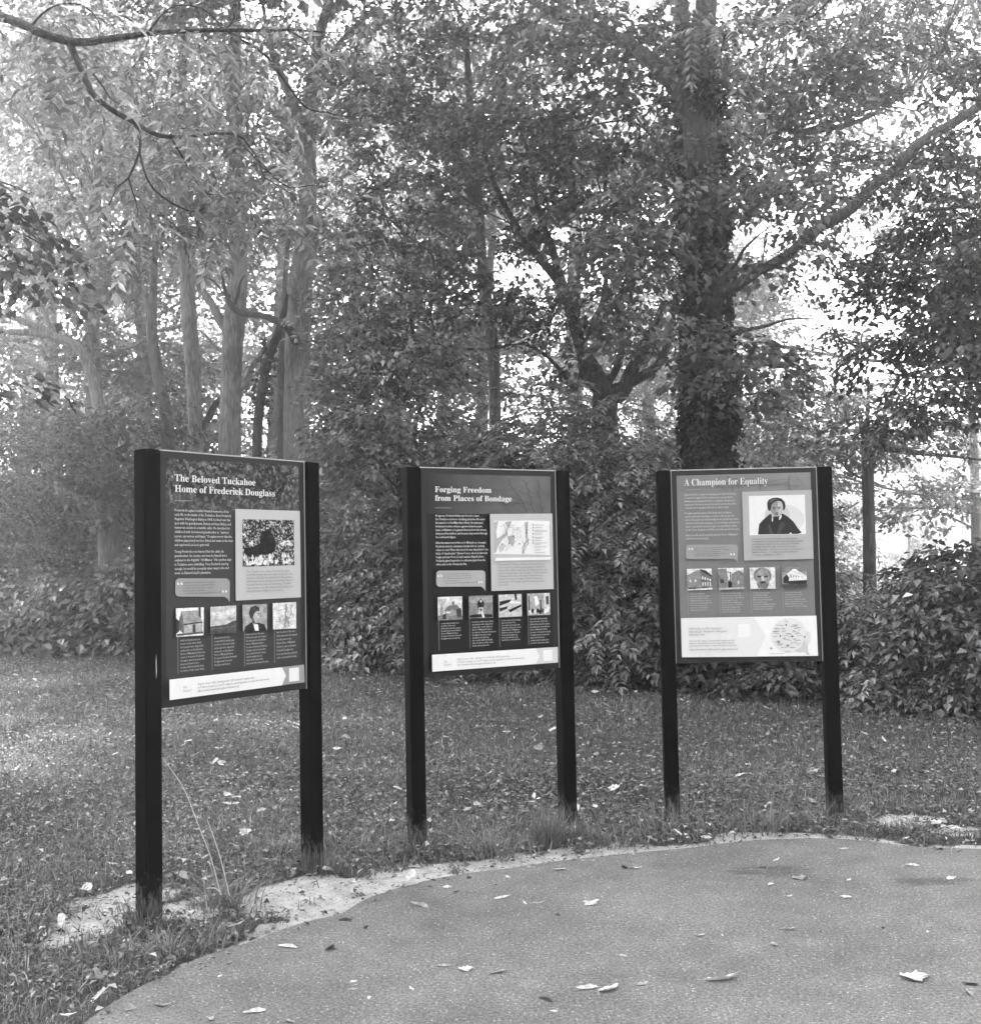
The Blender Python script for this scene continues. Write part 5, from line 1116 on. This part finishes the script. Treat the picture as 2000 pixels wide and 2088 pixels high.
for u, v, px, tn, kd, lb in [
 (586,1932,46,'L','long','long pale dried leaf on the asphalt right of the straw stalks'),
 (672,1935,34,'D','oval','dark curled leaf right of the long pale leaf near the left sign'),
 (855,1849,40,'M','long','grey flat leaf near the path edge left of the middle sign'),
 (703,1878,30,'D','long','dark thin leaf nearest the path edge between left and middle signs'),
 (747,1892,18,'D','oval','small dark leaf right of the dark thin leaf by the path edge'),
 (467,1964,16,'M','oval','small grey crumpled leaf near the path edge below the straw stalks'),
 (449,1991,14,'L','oval','tiny white leaf below the small grey crumpled leaf'),
 (331,2050,36,'L','long','pale leaf near the bottom edge, left of the long crumpled pale leaf'),
 (266,2059,34,'M','oval','curled grey leaf at the lower left corner of the asphalt'),
 (519,2067,46,'L','long','crumpled pale leaf on the bottom edge below the left sign'),
 (429,2079,26,'M','oval','grey leaf at the bottom edge between two pale leaves'),
 (591,2083,24,'M','oval','grey leaf cut by the bottom edge right of the crumpled pale leaf'),
 (721,2003,18,'L','oval','small white leaf above a grey one below the right post of the left sign'),
 (720,2018,18,'M','oval','small grey leaf touching the white one below the left sign'),
 (752,2036,17,'L','oval','small flat pale leaf lower right of the touching pair'),
 (839,2017,18,'L','oval','lone small white leaf in the lower middle left of the asphalt'),
 (904,1970,28,'M','long','grey leaf left of the crumpled white leaf below the middle sign'),
 (951,1977,34,'L','lobed','crumpled white leaf below the left post of the middle sign'),
 (1016,1985,44,'M','long','long grey leaf right of the crumpled white leaf below the middle sign'),
 (912,1810,20,'L','oval','small pale leaf on the asphalt beside the sand left of the middle sign'),
 (930,1819,14,'D','oval','tiny dark leaf beside the small pale leaf left of the middle sign'),
 (1035,1789,12,'L','oval','tiny white leaf near the path edge under the middle sign'),
 (1140,1774,26,'L','oval','pale leaf near the path edge below the right post of the middle sign'),
 (1274,1769,24,'D','oval','dark crumpled leaf beside a pale one near the path edge'),
 (1294,1770,28,'L','long','pale leaf beside the dark crumpled one near the path edge'),
 (1024,1832,32,'L','long','pale flat leaf below the tiny white leaf under the middle sign'),
 (1070,1842,16,'L','oval','small white leaf right of the pale flat leaf under the middle sign'),
 (1097,1841,24,'M','long','small grey leaf right of the small white one under the middle sign'),
 (1205,1843,36,'L','lobed','ragged white leaf in the middle of the asphalt'),
 (1136,1866,14,'D','oval','small black leaf lower left of the ragged white leaf'),
 (1583,1754,18,'L','oval','small white leaf near the path edge below the right sign'),
 (1556,1769,14,'D','long','tiny dark leaf lower left of the small white leaf below the right sign'),
 (1632,1791,34,'M','lobed','grey lobed leaf on the stain below the right sign'),
 (1572,1805,18,'L','oval','small white leaf lower left of the grey lobed leaf'),
 (1730,1794,16,'L','oval','small white leaf right of the grey lobed leaf'),
 (1725,1831,22,'L','oval','pale leaf below the small white leaf right of the stain'),
 (1722,1731,17,'L','oval','small pale leaf at the path edge below the right post of the right sign'),
 (1861,1767,30,'L','long','flat pale leaf in the upper right of the asphalt'),
 (1939,1792,22,'L','oval','pale leaf lower right of the flat pale leaf near the right border'),
 (1607,1828,22,'L','long','narrow white leaf below the grey lobed leaf'),
 (1607,1895,36,'L','long','pale leaf with dark underside in the middle right of the asphalt'),
 (1577,1927,26,'M','oval','grey leaf below the pale leaf with dark underside'),
 (1661,1874,9,'L','oval','tiny pale speck of leaf right of the middle of the asphalt'),
 (1799,1894,12,'D','oval','tiny dark leaf in the right part of the asphalt'),
 (1672,1901,8,'D','oval','tiny black speck right of the pale leaf with dark underside'),
 (1890,1900,11,'L','oval','tiny white leaf near the right border of the asphalt'),
 (1426,1908,28,'L','long','white leaf left of the pale leaf with dark underside'),
 (1270,1950,20,'M','oval','small curled grey leaf in the lower middle of the asphalt'),
 (1199,1946,12,'L','oval','tiny white leaf left of the small curled grey leaf'),
 (1471,1996,74,'L','long','very long slender white leaf in the lower middle of the asphalt'),
 (1197,2018,44,'L','long','left of two pale crumpled leaves lying side by side'),
 (1240,2018,48,'L','oval','right of two pale crumpled leaves lying side by side'),
 (1310,2007,28,'M','oval','grey leaf right of the two pale crumpled leaves'),
 (1112,2041,30,'D','long','dark narrow leaf near the bottom edge under the middle sign'),
 (1128,2064,16,'L','oval','small white leaf below the dark narrow leaf near the bottom edge'),
 (1867,1994,66,'L','lobed','largest leaf on the asphalt, broad and crumpled, at the lower right'),
 (1979,2008,32,'D','oval','dark curled leaf at the right border, lower right corner'),
 (1975,2026,32,'M','oval','grey leaf just below the dark curled one at the right border'),
]:
    fallen(u, v, px, tn, kd, lb)
GG = 'fallen leaves on the lawn and sand'
for u, v, px, tn, kd, lb in [
 (178,1814,48,'L','oval','large white leaf on the sand left of the left sign post'),
 (178,1836,52,'M','long','long grey leaf just below the large white leaf'),
 (120,1884,34,'L','oval','pale leaf on the sand lower left of the large white leaf'),
 (228,1762,24,'L','oval','upright pale leaf in the grass left of the left sign post'),
 (598,1776,30,'L','oval','pale leaf leaning by the right post of the left sign'),
 (668,1775,34,'L','oval','pale leaf right of the right post of the left sign'),
 (472,1640,34,'L','oval','pale leaf in the grass under the middle of the left sign'),
 (548,1668,30,'M','oval','grey leaf in the grass under the right part of the left sign'),
 (540,1893,40,'M','oval','flat grey leaf on the sand at the path edge right of the straw stalks'),
 (840,1805,28,'M','long','grey leaf on the sand left of the middle sign'),
 (1440,1710,24,'L','oval','pale upright leaf in the long grass under the right sign'),
 (1945,1690,28,'L','oval','pale leaf on the small bare patch at the right border')]:
    fallen(u, v, px, tn, kd, lb, group=GG, z=.02)
cnt = 0
while cnt < 285:
    Y = rng.uniform(3.2, 20)**1.0; x = rng.uniform(-1, 1)*(Y*.46+.2)
    p_ = np.array([[x, Y]])
    if in_poly(p_, ASPH)[0] or Y > bush_y(x)-.1: continue
    tn = 'L' if rng.random() < .62 else 'M'; kd = random.choice(('oval', 'oval', 'long', 'lobed'))
    key = (kd, tn, random.randrange(5))
    if key not in LM: LM[key] = leaf_mesh(kd, 3+7*len(LM), TONE[tn])
    o = link('fallen_leaf', LM[key], M['litter']); sz = rng.uniform(.04, .1)
    o.location = (x, Y, rng.uniform(.035, .06)); o.scale = (sz, sz, sz); o.rotation_euler = (random.uniform(-.5, .5), random.uniform(-.5, .5), random.uniform(0, 6.28))
    tag(o, 'fallen leaf lying loose in the short lawn grass', 'leaf', 'leaves scattered over the lawn'); cnt += 1

# ------------------------------------------------------------------ mist
HZ = mesh_py('haze', *box_vf(-130, 130, -40, 130, -1.2, 34))
m = bpy.data.materials.new('mist'); m.use_nodes = True; t = m.node_tree; t.nodes.remove(t.nodes['Principled BSDF'])
pv = t.nodes.new('ShaderNodeVolumePrincipled'); pv.inputs['Color'].default_value = (.97, .97, .97, 1)
pv.inputs['Density'].default_value = .0038; pv.inputs['Anisotropy'].default_value = .82
t.links.new(pv.outputs[0], t.nodes['Material Output'].inputs['Volume'])
tag(link('haze', HZ, m), 'thin mist hanging in the wood', 'haze', kind='stuff')
print('TRIS', sum(len(o.data.polygons) for o in sc.objects if o.type == 'MESH'))
